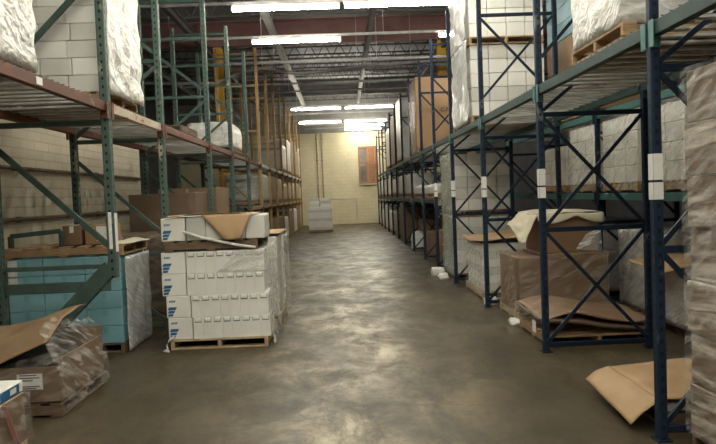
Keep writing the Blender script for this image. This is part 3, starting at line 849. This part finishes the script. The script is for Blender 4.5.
# --- turquoise load under the left shelf
pallet(-3.0, 7.87, 0, 1.20, .90, 'dark pallet under the turquoise cartons beneath the left shelf', 'wood_dark', PG, 'y')
TG = 'turquoise cartons under the left shelf'
for r in range(5):
    for k in range(3):
        xs = (-3.60, -3.22, -2.78, -2.40)
        o_ = carton((xs[k]+xs[k+1])/2, 7.41+.23, PH+.188*r, xs[k+1]-xs[k]-.003, .455, .187, 'turq', 'turquoise carton facing the camera in the %s layer, %s from left' % (['bottom', 'second', 'third', 'fourth', 'top'][r], ORD[k]), TG, 'turq_d', style='y')
        if k == 0 and r > 2: MB().box((-.13, -.2285, .09), (.10, .002, .165)).build('end_label', 'paper', o_)
    carton(-2.59, 7.41+.70, PH+.188*r, .375, .45, .187, 'turq', 'turquoise carton behind grey film on the aisle side, %s layer' % (['bottom', 'second', 'third', 'fourth', 'top'][r]), TG, 'turq_d', style='x')
    carton(-3.19, 7.41+.70, PH+.188*r, .8, .45, .187, 'turq', 'wide turquoise carton at the back of the pile, %s layer' % (['bottom', 'second', 'third', 'fourth', 'top'][r]), TG, 'turq_d', style='x')
film((-2.345, 7.42, .02), (-2.345, 8.33, .02), (-2.350, 8.33, 1.04), (-2.350, 7.42, 1.04), 'dense grey stretch wrap on the aisle side of the turquoise load', 'film_d', .018, 5)
film((-2.80, 7.395, .66), (-2.385, 7.392, .80), (-2.385, 7.392, 1.06), (-2.62, 7.395, 1.06), 'torn clear wrap over the front corner of the turquoise load', 'film', .006, 6)
ztq = PH+.188*5+.003
pallet(-2.99, 7.86, ztq, 1.26, .92, 'worn brown pallet lying on top of the turquoise cartons', 'wood', PG, 'x')
zp = ztq+PH
carton(-3.06+.10, 7.78, zp+.002, .20, .40, .22, 'brown_d', 'small brown carton with white label on the pallet above the turquoise load', 'odd cartons on the turquoise load', 'paper', style='y')
c = carton(-2.69, 7.80, zp+.002, .27, .42, .215, 'brown', 'small brown carton with large white patch, beside the post on the upper pallet', 'odd cartons on the turquoise load', 'tape', style='n')
MB().box((.06, -.2105, .12), (.13, .002, .16)).build('white_patch', 'paper', c)
quad_sheet('cover_sheet', (-2.52, 7.45, zp+.02), (-2.30, 7.5, zp+.01), (-2.30, 8.25, zp+.012), (-2.52, 8.28, zp+.03), 'whitish sheet lying over the aisle end of the pallet above the turquoise load', 'sheet', 'cream', .012, 5)
t = thing('steel_bracket', 'loose dark green steel bracket bent in a U on the left upper pallet', 'bracket', (-3.32, 7.52, zp))
MB().bar((-.27, 0, .13), (.27, 0, .17), .05, .05, 0, .006).build('crossbar', 'green2', t)
MB().box((-.27, 0, .067), (.05, .05, .13), 0, .006).build('leg', 'green2', t)
MB().box((.27, 0, .087), (.04, .05, .17), 0, .006).build('leg', 'green2', t)

# --- torn cartons at the lower left
pallet(-2.72, 5.72, 0, 1.08, .98, 'brown pallet under the torn open carton at lower left', 'wood_dark', PG, 'x')
t = thing('torn_carton', 'torn open brown carton under kraft paper and clear film, lower left floor', 'carton', (-2.71, 5.70, PH))
m = MB(); W, Dp, Hh, th = 1.04, .94, .28, .012
m.box((0, 0, .006), (W, Dp, th)); m.box((0, -Dp/2+th/2, Hh/2), (W, th, Hh), 0, .004); m.box((0, Dp/2-th/2, Hh*.75), (W, th, Hh*1.5), 0, .004)
m.box((-W/2+th/2, 0, Hh*.6), (th, Dp-.03, Hh*1.2), 0, .004); m.box((W/2-th/2, .0, Hh*.6), (th, Dp-.03, Hh*1.2), 0, .004)
m.build('body', 'brown_d', t)
m = MB(); m.box((-.05, -.02, Hh*.55), (.86, .72, Hh*1.0), 0, .03); m.build('contents', 'blackp', t)
m = MB(); m.box((.30, -Dp/2-.018, .175), (.19, .003, .12)); lb = m.build('shipping_label', 'paper', t)
m = MB()
for k, (w2, zz) in enumerate(((.13, .225), (.15, .205), (.10, .185), (.15, .14), (.12, .125))): m.box((.30-(.15-w2)/2, -Dp/2-.0205, zz), (w2, .001, .007))
m.build('label_print', 'blackink', lb)
def fn(u, v):
    A, B2, C2, D2 = Vector((-.64, -.52, .10)), Vector((.46, -.53, .47)), Vector((.44, .36, .60)), Vector((-.60, .36, .44))
    p = A*(1-u)*(1-v)+B2*u*(1-v)+C2*u*v+D2*(1-u)*v
    p.z += .045*math.sin(u*7+v*1.5)*(.4+.6*v)+.06*math.sin(v*3.1)+.035*nz(u*3, v*3, 1)
    return p
link('kraft_cover', sheet_mesh('kraft_cover', fn, 20, 20, .005, 'kraft_d'), t)
def fn(u, v):
    a = v; z = .62*(1-a)*(.9+.1*math.sin(u*5))+.0
    return (.40+.16*math.sin(min(1, a*1.3)*1.5)+.02*nz(u*5, v*5, 3), -.52+1.02*u, z-.06*a+.02*nz(u*4, v*6, 9))
link('side_film', sheet_mesh('side_film', fn, 30, 30, .002, 'film_t'), t)
def fn(u, v): return (.56-.75*u, -.485-.012*abs(nz(u*6, v*6, 1)), .02+.40*v*(1-.45*u))
link('front_film', sheet_mesh('front_film', fn, 22, 14, .002, 'film_b'), t)
# small wrapped carton in the bottom left corner
pallet(-2.48, 4.14, 0, .78, .62, 'pallet under the small wrapped carton at bottom left corner', 'wood', PG, 'x')
c = carton(-2.46, 4.12, PH+.003, .74, .64, .31, 'brown_d', 'film-wrapped brown carton with pink strip in the bottom left corner', None, 'tape', style='n')
m = MB(); m.bar((.373, .02, .30), (.373, .17, .0), .055, .004); m.build('pink_strip', 'pink', c)
def fn(u, v): return (.395+.012*nz(u*5, v*5, 1), -.33+.68*u, .0+.33*v)
link('side_film', sheet_mesh('side_film', fn, 16, 12, .002, 'film_t'), c)
c = carton(-2.31, 4.28, PH+.312, .42, .34, .075, 'white', 'flat white box with blue side label on the bottom left carton', None, 'paper', style='n')
MB().box((.2105, -.01, .036), (.002, .24, .056)).build('blue_label', 'blueink', c)
MB().box((.212, .03, .036), (.001, .08, .034)).build('label_mark', 'paper', c)

# --- left upper deck loads
wrapped(-2.66, 4.55, DZ+.003, 1.12, 1.06, 1.65, 'wrap', 'large white film-wrapped load in the top left corner on the orange shelf', 'white wrapped loads on the left shelf', .03, .08, .1)
pallet(-2.69, 7.10, DZ, 1.02, .98, 'pallet under the tall white load on the whitish left shelf beam', 'wood', PG, 'x')
zz = DZ+PH
WG = 'white cartons of the upper left load'
for r in range(10):
    xs = [-3.16, -2.86, -2.54, -2.20] if r % 2 == 0 else [-3.16, -2.80, -2.50, -2.20]
    for k in range(3):
        carton((xs[k]+xs[k+1])/2, 6.62+.24, zz+.162*r, xs[k+1]-xs[k]-.003, .47, .161, ('white', 'white2', 'white2')[(k+r) % 3],
               'white carton in the %s layer of the upper left load, %s from left' % (ORD[r], ORD[k]), WG, style='n')
    carton(-2.36, 6.62+.72, zz+.162*r, .32, .46, .161, 'white2', 'white carton under film, aisle side of the upper left load, %s layer' % ORD[r], WG, style='x')
quad_sheet('stretch_wrap', (-2.12, 6.53, zz-.03), (-2.12, 7.60, zz-.02), (-2.125, 7.58, zz+1.66), (-2.125, 6.53, zz+1.66), 'heavily crinkled white stretch wrap on the aisle face of the upper left load', 'stretch wrap', 'wrap', .03, 5, .004, 26)
# dark things on the same shelf and the white bundle farther on
pallet(-2.68, 10.2, DZ, 1.0, 1.0, 'empty dark pallet on the left shelf between second and third green frames', 'wood_dark', PG, 'y')
pallet(-2.66, 14.75, DZ, 1.0, 1.4, 'dark pallet under the white bundle on the left shelf', 'wood_dark', PG, 'y')
wrapped(-2.64, 14.75, DZ+PH, 1.0, 1.55, .55, 'wrap', 'white rounded film-wrapped bundle on the left shelf behind the fourth green frame', 'white wrapped loads on the left shelf', .03, .12, .14)

# --- goods on the floor under the left shelf, behind the aisle stack
pallet(-2.72, 9.65, 0, 1.05, 1.1, 'pallet under the dark wrapped load behind the turquoise cartons', 'wood_dark', PG, 'x')
wrapped(-2.72, 9.65, PH, 1.06, 1.15, 1.10, 'wrap_dk', 'dark brown film-wrapped load on the floor left of the aisle stack', 'loads under the left shelf', .025)
pallet(-2.70, 10.78, 0, 1.0, .85, 'pallet under the brown cartons left of the aisle stack', 'wood', PG, 'x')
carton(-2.70, 10.78, PH, 1.0, .85, .80, 'brown_dd', 'large brown carton under the left shelf, lower of two', 'loads under the left shelf', 'tape', style='y')
carton(-2.68, 10.78, PH+.80, 1.0, .85, .82, 'brown_dd', 'large brown carton under the left shelf, upper of two', 'loads under the left shelf', 'tape', style='y')
pallet(-2.66, 12.6, 0, 1.0, 1.3, 'pallet under the tall plain carton between third and fourth green frames', 'wood', PG, 'x')
carton(-2.66, 12.6, PH, 1.0, 1.3, 1.72, 'brown_d', 'tall plain brown carton under the left shelf between third and fourth green frames', 'loads under the left shelf', 'tape', style='y')
pallet(-2.66, 14.9, 0, 1.0, 1.4, 'pallet under the dark wrapped load before the fifth green frame', 'wood_dark', PG, 'x')
wrapped(-2.66, 14.9, PH, 1.04, 1.45, 1.0, 'wrap_b', 'brown film-wrapped load under the left shelf before the fifth green frame', 'loads under the left shelf', .025)

# --- far left tan rack: goods in every bay
FG = 'goods in the far left tan rack'
kinds = [('wrap', 'white film-wrapped'), ('brown', 'plain brown boxed'), ('wrap_b', 'brown film-wrapped'), ('wrap_g', 'grey film-wrapped'), ('brown_d', 'dark brown boxed')]
def goods(cx, yc, z, sx, sy, h, k, label, group, jx=0):
    mat, nm = kinds[k]
    pallet(cx+jx, yc, z, sx, sy, 'pallet under '+label.replace('in the far', 'in far').replace('of the far', 'of far'), 'wood', PG, 'x')
    full = label
    if mat in ('brown', 'brown_d'): carton(cx+jx, yc, z+PH, sx, sy, h, mat, full, group, 'tape', style='x', cat='large carton')
    else: wrapped(cx+jx, yc, z+PH, sx+.04, sy+.04, h, mat, full, group, .025)
yb = [16.10]+LYt
for i in range(len(yb)-1):
    yc = (yb[i]+yb[i+1])/2; ly = yb[i+1]-yb[i]-.45
    for lv, (z, hmin, hmax) in enumerate(((0, .75, 1.05), (DZL, .55, .8), (DZ, .9, 1.7))):
        if (i, lv) in ((0, 1), (0, 2), (1, 2), (2, 2), (3, 2)): continue
        k = random.choice((0, 1, 2, 3, 4)) if lv < 2 else ((0, 0, 0, 3, 0, 0, 1, 2, 0)[i])
        if (i, lv) == (2, 0): k = 1
        goods(-2.66, yc, z, 1.0, ly, random.uniform(hmin, hmax), k,
              '%s load %s the far left rack, %s bay' % (kinds[k][1], ('on the floor in', 'on the low shelf of', 'on the upper shelf of')[lv], ORD[i]), FG, random.uniform(-.02, .06))

# --- the pallet of white bundles at the far left end of the aisle
pallet(-1.0, 31.2, 0, 1.08, 1.1, 'pallet under the white bundles by the end wall', 'wood', PG, 'x')
for r in range(8):
    hh = .125
    carton(-1.0+random.uniform(-.02, .02), 31.2, PH+.128*r, 1.06-.01*(r % 3), 1.05, hh, 'white' if r % 3 else 'white2', 'flat white bundle by the end wall, %s from the bottom of its pile' % ORD[r], 'white bundles by the end wall', style='n', cat='bundle', name='flat_bundle')
zb = PH+.128*8
for r in range(3):
    for k in range(2):
        carton(-1.24+.48*k, 31.2, zb+.13*r, .44, .8, .128, 'white' if (r+k) % 2 else 'white2', 'smaller white pack on top of the end-wall pile, %s layer, %s' % (('lowest', 'middle', 'top')[r], ('left', 'right')[k]), 'white bundles by the end wall', style='n', cat='bundle', name='flat_bundle')

# ------------------------------------------------------------------ right side, floor
pallet(2.53, 4.80, 0, 1.0, .80, 'pallet under the kraft sheet beside the nearest blue frame', 'wood_dark', PG, 'x')
wrapped(2.53, 4.80, PH, 1.0, .82, .062, 'wrap_g', 'thin film-wrapped layer under the kraft sheet, right foreground', None, .012, .04, .03)
t = thing('kraft_sheet', 'tan kraft cardboard sheet on a low pallet, one flap hanging into the aisle', 'sheet', (0, 0, 0))
def fn(u, v):
    y = 4.36+.86*v
    return (2.00+1.02*u, y, .205+.015*nz(u*3, v*3, 4)+.03*math.sin(u*3.1)*v-.02*(1-v)*u)
link('flat_panel', sheet_mesh('flat_panel', fn, 16, 14, .006, 'kraft'), t)
def fn(u, v):
    y = 4.33+.90*v
    return (2.005-.205*u+.02*v*u, y-.01*u+.03*u*(1-v), .205-.015*u-.075*u*u+.006*nz(u*3, v*4, 6)-.06*u*(1-v))
link('hanging_flap', sheet_mesh('hanging_flap', fn, 12, 16, .006, 'kraft'), t)

# banded brown stack at the right edge of the picture
pallet(2.56, 3.47, 0, 1.06, 1.10, 'pallet under the film-banded stack at the right edge', 'wood_dark', PG, 'x')
for r in range(7):
    for k in range(2):
        dx = (0, .012, -.008, .02, .006, -.004, .014)[r]
        carton(2.56+dx, 2.92+.275+.55*k, PH+.305*r, 1.08, .545, .30, 'wrap_s', 'film-banded brown carton at the right edge, %s layer, %s one' % (ORD[r], ('nearer', 'farther')[k]), 'film-banded cartons at the right edge', 'tape', style='n')
film((2.00, 2.92, .12), (2.0, 4.03, .12), (2.01, 4.03, 2.26), (2.01, 2.92, 2.26), 'stretch wrap on the aisle face of the banded stack at right edge', 'film', .012, 4)

# collapsed cartons on a low pallet, then the big brown cartons
pallet(2.53, 7.36, 0, 1.06, 1.10, 'pallet under the collapsed brown cartons on the right', 'wood', PG, 'y')
t = thing('collapsed_carton', 'flattened wavy brown cartons under film on a low pallet, right side', 'carton', (2.53, 7.36, PH))
def fn(u, v): return (-.56+1.12*u, -.56+1.12*v,   .09+.05*math.sin(u*4.2+1)+.03*nz(u*3, v*3, 8)+.03*v)
link('lower_panel', sheet_mesh('lower_panel', fn, 20, 20, .03, 'brown_dd'), t)
def fn(u, v): return (-.55+1.10*u, -.50+1.04*v, .145+.05*math.sin(u*5.5)+.035*nz(u*3, v*4, 12)+.05*v)
link('upper_panel', sheet_mesh('upper_panel', fn, 24, 20, .014, 'brown_d'), t)
def fn(u, v): return (-.57-.02*math.sin(v*3)+.012*nz(u*6, v*5, 2), -.56+1.12*u, .01+.17*v)
s = link('side_film', sheet_mesh('side_film', fn, 22, 12, .002, 'film_b'), t)
MB().box((-.595, -.30, .06), (.003, .12, .12)).build('white_label', 'paper', t)
pallet(2.60, 8.66, 0, 1.08, 1.02, 'pallet under the big brown cartons on the right', 'wood_pale', PG, 'y')
BG = 'big brown cartons under the right shelf'
carton(2.05+.16, 8.62, PH, .30, .96, .66, 'brown_d', 'brown carton at the aisle corner of the big wrapped brown load', BG, 'tape', style='n')
carton(2.755, 8.62, PH, .78, .96, .69, 'brown_m', 'wide lower brown carton of the big wrapped load on the right', BG, 'tape', style='n')
carton(2.74, 8.66, PH+.694, .66, .84, .46, 'brown_m', 'upper brown carton of the big wrapped load, under the cream sheet', BG, 'tape', style='n')
film((2.07, 8.13, .15), (3.15, 8.125, .15), (3.15, 8.125, .84), (2.07, 8.13, .80), 'clear stretch wrap over the near face of the big brown cartons', 'film_b', .012, 3.5)
film((2.022, 8.14, .02), (2.022, 9.12, .02), (2.022, 9.12, .83), (2.022, 8.14, .80), 'clear stretch wrap over the aisle side of the big brown cartons', 'film_b', .014, 4)
quad_sheet('stretch_wrap', (3.06, 8.10, .82), (2.75, 8.10, .86), (2.90, 8.2, 1.02), (3.09, 8.2, 1.1), 'bunched clear wrap at the step between the big brown cartons', 'stretch wrap', 'film_m', .03, 5, .002, 16)
t = thing('cream_cover', 'cream foam sheet draped over the upper brown carton, hanging at its left', 'sheet', (0, 0, 0))
def fn(u, v): return (2.32+.80*u, 8.20+.90*v, PH+.694+.475+.02*math.sin(u*3)+.02*nz(u*3, v*3, 3)-(.008*(1-v)**3)*abs(math.sin(u*7)))
link('top_panel', sheet_mesh('top_panel', fn, 18, 14, .012, 'cream'), t)
def fn(u, v): return (2.33-.17*v+.02*nz(u*4, v*4, 7), 8.20+.86*u, PH+.694+.475-.33*v*(.7+.3*math.sin(u*4+1))-.02*v)
link('side_drape', sheet_mesh('side_drape', fn, 16, 12, .012, 'cream'), t)
def fn(u, v): return (2.32+.80*u, 8.20-.012-.02*math.sin(v*2), PH+.694+.47-(.02+.09*abs(math.sin(u*4.4+.6)))*v)
link('front_fringe', sheet_mesh('front_fringe', fn, 20, 6, .010, 'cream'), t)

# white paper stack with kraft cover
pallet(2.50, 10.65, 0, 1.0, 1.42, 'pale pallet under the white paper stack on the right', 'wood_pale', PG, 'y')
for r in range(6):
    carton(2.50+random.uniform(-.012, .012), 10.65, PH+.118*r, .94, 1.34, .116, 'white' if r % 2 else 'white2', 'flat white bundle in the paper stack on the right, %s from bottom' % ORD[r], 'bundles of the white paper stack', style='n', cat='bundle', name='flat_bundle')
film((1.985, 9.95, .02), (1.985, 11.33, .02), (1.99, 11.33, .80), (1.995, 9.95, .78), 'clear wrap on the aisle side of the white paper stack', 'film', .010, 5)
def fn(u, v): return (1.96+1.08*u, 9.90+1.5*v, PH+.118*6+.060+.03*nz(u*2, v*3, 14)+.05*u*u-.05*(1-u)*(1-u)*math.sin(v*3))
tag(link('kraft_sheet', sheet_mesh('kraft_sheet', fn, 14, 18, .006, 'kraft')), 'curved kraft sheet covering the white paper stack on the right', 'sheet')

# tall white carton load, two pallets high
TS = 'white cartons of the tall right load'
pallet(2.53, 13.05, 0, 1.06, 1.42, 'pallet on the floor under the tall white carton load on the right', 'wood', PG, 'y')
stack(2.0, 3.06, 12.36, 13.74, PH, 4, 5, .203, 'grey', 'white carton', 'the tall right load, lower half', TS, 'left', 2, style='n', mats=['white2', 'white', 'white2'])
zu = PH+.203*5+.004
pallet(2.53, 13.05, zu, 1.06, 1.42, 'pallet between the two halves of the tall white carton load on the right', 'wood', PG, 'y')
stack(2.0, 3.06, 12.36, 13.74, zu+PH, 4, 5, .203, 'grey', 'white carton', 'the tall right load, upper half', TS, 'left', 2, style='n', mats=['white', 'white2', 'white2'])
film((1.975, 12.35, .05), (1.975, 13.75, .05), (1.985, 13.75, 1.16), (1.985, 12.35, 1.16), 'greenish stretch wrap on the aisle face of the tall right load, lower half', 'film_g', .016, 4)
film((1.98, 12.35, 1.17), (1.98, 13.75, 1.17), (1.985, 13.75, 2.3), (1.985, 12.35, 2.3), 'greenish stretch wrap on the aisle face of the tall right load, upper half', 'film_g', .016, 4)
# crumpled wrap scraps on the floor by that load
for k, (x, y, s2, lb) in enumerate(((1.80, 12.6, .10, 'crumpled white wrap scrap on the floor by the tall right load, nearer'), (1.78, 13.2, .14, 'crumpled white wrap scrap on the floor by the tall right load, farther'),
                                    (2.02, 9.55, .10, 'crumpled white wrap scrap beside the big brown cartons'), (1.98, 8.05, .07, 'small white wrap scrap beside the collapsed cartons'))):
    tag(link('wrap_scrap', crumple_mesh('wrap_scrap', s2*1.6, s2*2, s2, 'wrap', .03, .02, .04, k*5.0, 0, 14), None, (x, y, 0)), lb, 'scrap', 'wrap scraps on the floor')

# farther bays on the right
RG = 'goods in the far right blue rack'
carton(2.40, 15.1, .003, .6, .7, .45, 'brown_d', 'dark brown carton on the floor in the fifth bay on the right', RG, 'tape')
carton(2.32, 15.2, .455, .4, .5, .30, 'brown', 'smaller brown carton on the dark one in the fifth bay on the right', RG, 'tape')
carton(2.45, 17.3, .003, .7, .9, .62, 'brown_d', 'brown carton on the floor in the sixth bay on the right', RG, 'tape')
wrapped(2.12, 17.0+2.6, .0, .45, .6, .55, 'wrap', 'slumped white bag on the floor in the seventh bay on the right', RG, .04, .12, .2, cat='bag')
carton(2.62, 20.3, .003, .7, .8, .8, 'brown', 'brown carton behind the white bag in the seventh bay on the right', RG, 'tape')
pallet(2.46, 22.7, 0, 1.0, 1.6, 'pallet under the big brown carton in the eighth bay on the right', 'wood', PG, 'x')
carton(2.46, 22.7, PH, 1.02, 1.6, 1.18, 'brown_d', 'big brown carton on the floor in the eighth bay on the right', RG, 'tape', style='y', cat='large carton')
for i in range(5, 14):
    yc = (RY[i]+RY[i+1])/2; ly = RY[i+1]-RY[i]-.5
    wh = '%s bay on the right' % ORD[i]
    if i >= 9:
        k = (0, 0, 0, 0, 2)[i % 5]
        goods(2.46, yc, 0, 1.0, ly, random.uniform(.7, 1.05), k, '%s load on the floor in the %s' % (kinds[k][1], wh), RG, random.uniform(-.04, .02))
    if i >= 5:
        k = (0, 0, 0, 0, 0)[i % 5]
        hgt = random.uniform(.55, .8) if i > 6 else .22
        goods(2.46, yc, DZLR, 1.0, ly, hgt, k, '%s load on the low shelf in the %s' % (kinds[k][1], wh), RG, random.uniform(-.02, .04))
    if i in (5, 6): continue
    if i == 7 or i > 10: continue
    k = (0, 1, 0, 3, 0, 0, 3)[i-8] if i >= 8 else 0
    hh = (2.0, 1.7, 1.5, 1.6, 1.3, 1.4)[i-8] if i < 14 else 1.4
    goods(2.46, yc, DZR, 1.0, ly, hh, k, '%s load on the upper shelf, %s' % (kinds[k][1], wh), RG, random.uniform(-.05, .0))

# ------------------------------------------------------------------ right upper shelf
pallet(2.50, 5.22, DZR, 1.10, 1.06, 'orange-tinted wooden pallet on the right shelf under the crinkled white load', 'wood', PG, 'x')
wrapped(2.50, 5.22, DZR+PH, 1.16, 1.10, 1.55, 'wrap', 'crinkled white film-wrapped load on the right shelf nearest the camera', 'white wrapped loads on the right shelf', .032, .05, .08)
pallet(2.50, 10.83, DZR, 1.10, 1.34, 'pallet on the shelf under the tall white carton load, upper right', 'wood_pale', PG, 'y')
US = 'white cartons of the upper right load'
stack(1.96, 3.06, 10.18, 11.50, DZR+PH, 4, 5, .205, 'white', 'white carton', 'upper right load, lower half', US, 'left', 2, style='n', mats=['white', 'white2', 'white'])
zu = DZR+PH+.205*5+.004
pallet(2.50, 10.83, zu, 1.10, 1.34, 'pallet between the two halves of the upper right carton load', 'wood', PG, 'y')
stack(1.96, 3.06, 10.18, 11.50, zu+PH, 4, 5, .205, 'white', 'white carton', 'upper right load, upper half', US, 'left', 2, style='n', mats=['white', 'white', 'white2'])
quad_sheet('stretch_wrap', (1.905, 10.15, DZR+.02), (1.905, 11.55, DZR+.02), (1.905, 11.55, DZR+1.22), (1.905, 10.15, DZR+1.22), 'crinkled white wrap on the aisle face of the upper right load, lower half', 'stretch wrap', 'film_d', .035, 4, .003, 24)
quad_sheet('stretch_wrap', (1.905, 10.15, DZR+1.23), (1.905, 11.55, DZR+1.23), (1.905, 11.55, DZR+2.3), (1.905, 10.15, DZR+2.3), 'crinkled white wrap on the aisle face of the upper right load, upper half', 'stretch wrap', 'film_d', .035, 4, .003, 24)
# tall plain carton with a printed mark
pallet(2.42, 17.82, DZR, 1.0, 1.35, 'pallet under the tall plain carton on the right shelf', 'wood', PG, 'y')
c = carton(2.42, 17.82, DZR+PH, 1.02, 1.38, 1.75, 'brown', 'tall plain brown carton with faint print on the right shelf', RG, 'tape', style='n', cat='large carton')
cu = bpy.data.curves.new('printed_mark', 'FONT'); cu.body = 'C.N.'; cu.size = .15; cu.extrude = .001; tmp = bpy.data.objects.new('tmp', cu); COL.objects.link(tmp); bpy.context.view_layer.update()
me = bpy.data.meshes.new_from_object(tmp.evaluated_get(bpy.context.evaluated_depsgraph_get())); bpy.data.objects.remove(tmp); bpy.data.curves.remove(cu)
me.name = 'printed_mark'; me.materials.clear(); me.materials.append(MT['blackink'])
fo = link('printed_mark', me, c, (.10, -.693, .88)); fo.rotation_euler = (math.pi/2, 0, 0)
film((1.875, 17.13, DZR+.02), (1.875, 18.50, DZR+.02), (1.88, 18.50, DZR+1.85), (1.88, 17.13, DZR+1.85), 'clear wrap on the aisle side of the tall plain carton', 'film', .02, 4)
# ------------------------------------------------------------------ back row goods
BGp = 'white cartons on the back row shelf'
def back_stack(y0, y1, cols, rows, wh):
    pallet(3.98, (y0+y1)/2, DZB, 1.06, y1-y0, 'pallet under %s' % wh, 'wood', PG, 'y')
    d = (y1-y0)/cols; h = .203
    for r in range(rows):
        for k in range(cols):
            L = ['bottom']+[ORD[q] for q in range(1, rows-1)]+['top']
            carton(3.72, y0+d*(k+.5), DZB+PH+h*r, .52, d-.004, h-.001, 'white', 'white carton in %s, %s layer, %s from the camera' % (wh, L[r], ORD[k]), BGp, style='n', g=.006)
        carton(4.25, (y0+y1)/2, DZB+PH+h*r, .5, y1-y0-.004, h-.001, 'white2', 'long white carton at the back of %s, %s layer' % (wh, L[r]), BGp, style='x')
back_stack(6.86, 7.74, 2, 4, 'the back row stack nearest the camera')
back_stack(7.98, 9.06, 3, 4, 'the second stack of the back row')
back_stack(9.36, 10.36, 3, 4, 'the third stack of the back row')
back_stack(10.6, 11.66, 3, 3, 'the fourth stack of the back row')
film((3.42, 6.84, DZB+.02), (3.42, 7.76, DZB+.02), (3.44, 7.76, DZB+.95), (3.44, 6.84, DZB+.95), 'clear wrap on the nearest back row stack', 'film', .01, 5)
film((3.42, 7.96, DZB+.02), (3.42, 9.08, DZB+.02), (3.44, 9.08, DZB+.95), (3.44, 7.96, DZB+.95), 'clear wrap on the second back row stack', 'film', .01, 5)
film((3.42, 9.34, DZB+.02), (3.42, 10.38, DZB+.02), (3.44, 10.38, DZB+.95), (3.44, 9.34, DZB+.95), 'clear wrap on the third back row stack', 'film', .01, 5)
pallet(3.98, 8.10, 0, 1.06, 1.12, 'pallet under the taller grey wrapped load behind the right rack', 'wood_dark', PG, 'y')
wrapped(3.98, 8.10, PH, 1.08, 1.14, .98, 'wrap_g', 'taller grey film-wrapped load on the floor behind the right rack', 'grey loads behind the right rack', .02)
pallet(3.98, 7.12, 0, 1.0, .70, 'pallet under the lower grey load behind the nearest blue frame', 'wood_dark', PG, 'y')
wrapped(3.90, 7.10, PH, 1.06, .74, .62, 'wrap_g', 'lower grey film-wrapped load behind the nearest blue frame, kraft sheet on top', 'grey loads behind the right rack', .02)
def fn(u, v): return (3.10+1.0*u, 6.72+.76*v, PH+.66+.05*math.sin(u*3.0)-.07*(1-u)*(1-v)+.015*nz(u*3, v*3, 21))
tag(link('kraft_sheet', sheet_mesh('kraft_sheet', fn, 16, 12, .006, 'kraft')), 'kraft sheet jutting from the lower grey load behind the nearest blue frame', 'sheet')
pallet(3.98, 10.4, 0, 1.06, 1.5, 'pallet under the grey load farther along the back row floor', 'wood_dark', PG, 'y')
wrapped(3.98, 10.4, PH, 1.06, 1.6, 1.0, 'wrap_g', 'farther grey film-wrapped load on the back row floor', 'grey loads behind the right rack', .02)
# back row upper shelf: brown carton with turquoise cartons above
pallet(3.98, 10.5, DZR, 1.0, 1.8, 'pallet under the brown and turquoise cartons, back row upper shelf', 'wood', PG, 'y')
carton(3.98, 10.5, DZR+PH, 1.02, 1.8, 1.15, 'brown', 'brown carton beneath turquoise cartons on the back row upper shelf', 'back row upper cartons', 'tape', style='n', cat='large carton')
for r in range(4):
    for k in range(2):
        carton(3.72+.52*k, 10.5, DZR+PH+1.152+.25*r, .515, 1.7, .248, 'turq', 'turquoise carton on the brown one, back row upper shelf, %s layer, %s' % (ORD[r], ('left', 'right')[k]), 'back row upper cartons', 'turq_d', style='n')

# ------------------------------------------------------------------ render look
w = bpy.data.worlds.new('world'); SC.world = w; w.use_nodes = True
w.node_tree.nodes['Background'].inputs[0].default_value = (.02, .02, .02, 1)
SC.view_settings.view_transform = 'Standard'; SC.view_settings.look = 'None'
SC.view_settings.exposure = 0.7; SC.view_settings.gamma = 1.0; SC.view_settings.use_curve_mapping = False
SC.cycles.use_denoising = True
SC.cycles.max_bounces = 10; SC.cycles.diffuse_bounces = 4; SC.cycles.transparent_max_bounces = 16
SC.cycles.sample_clamp_indirect = 6
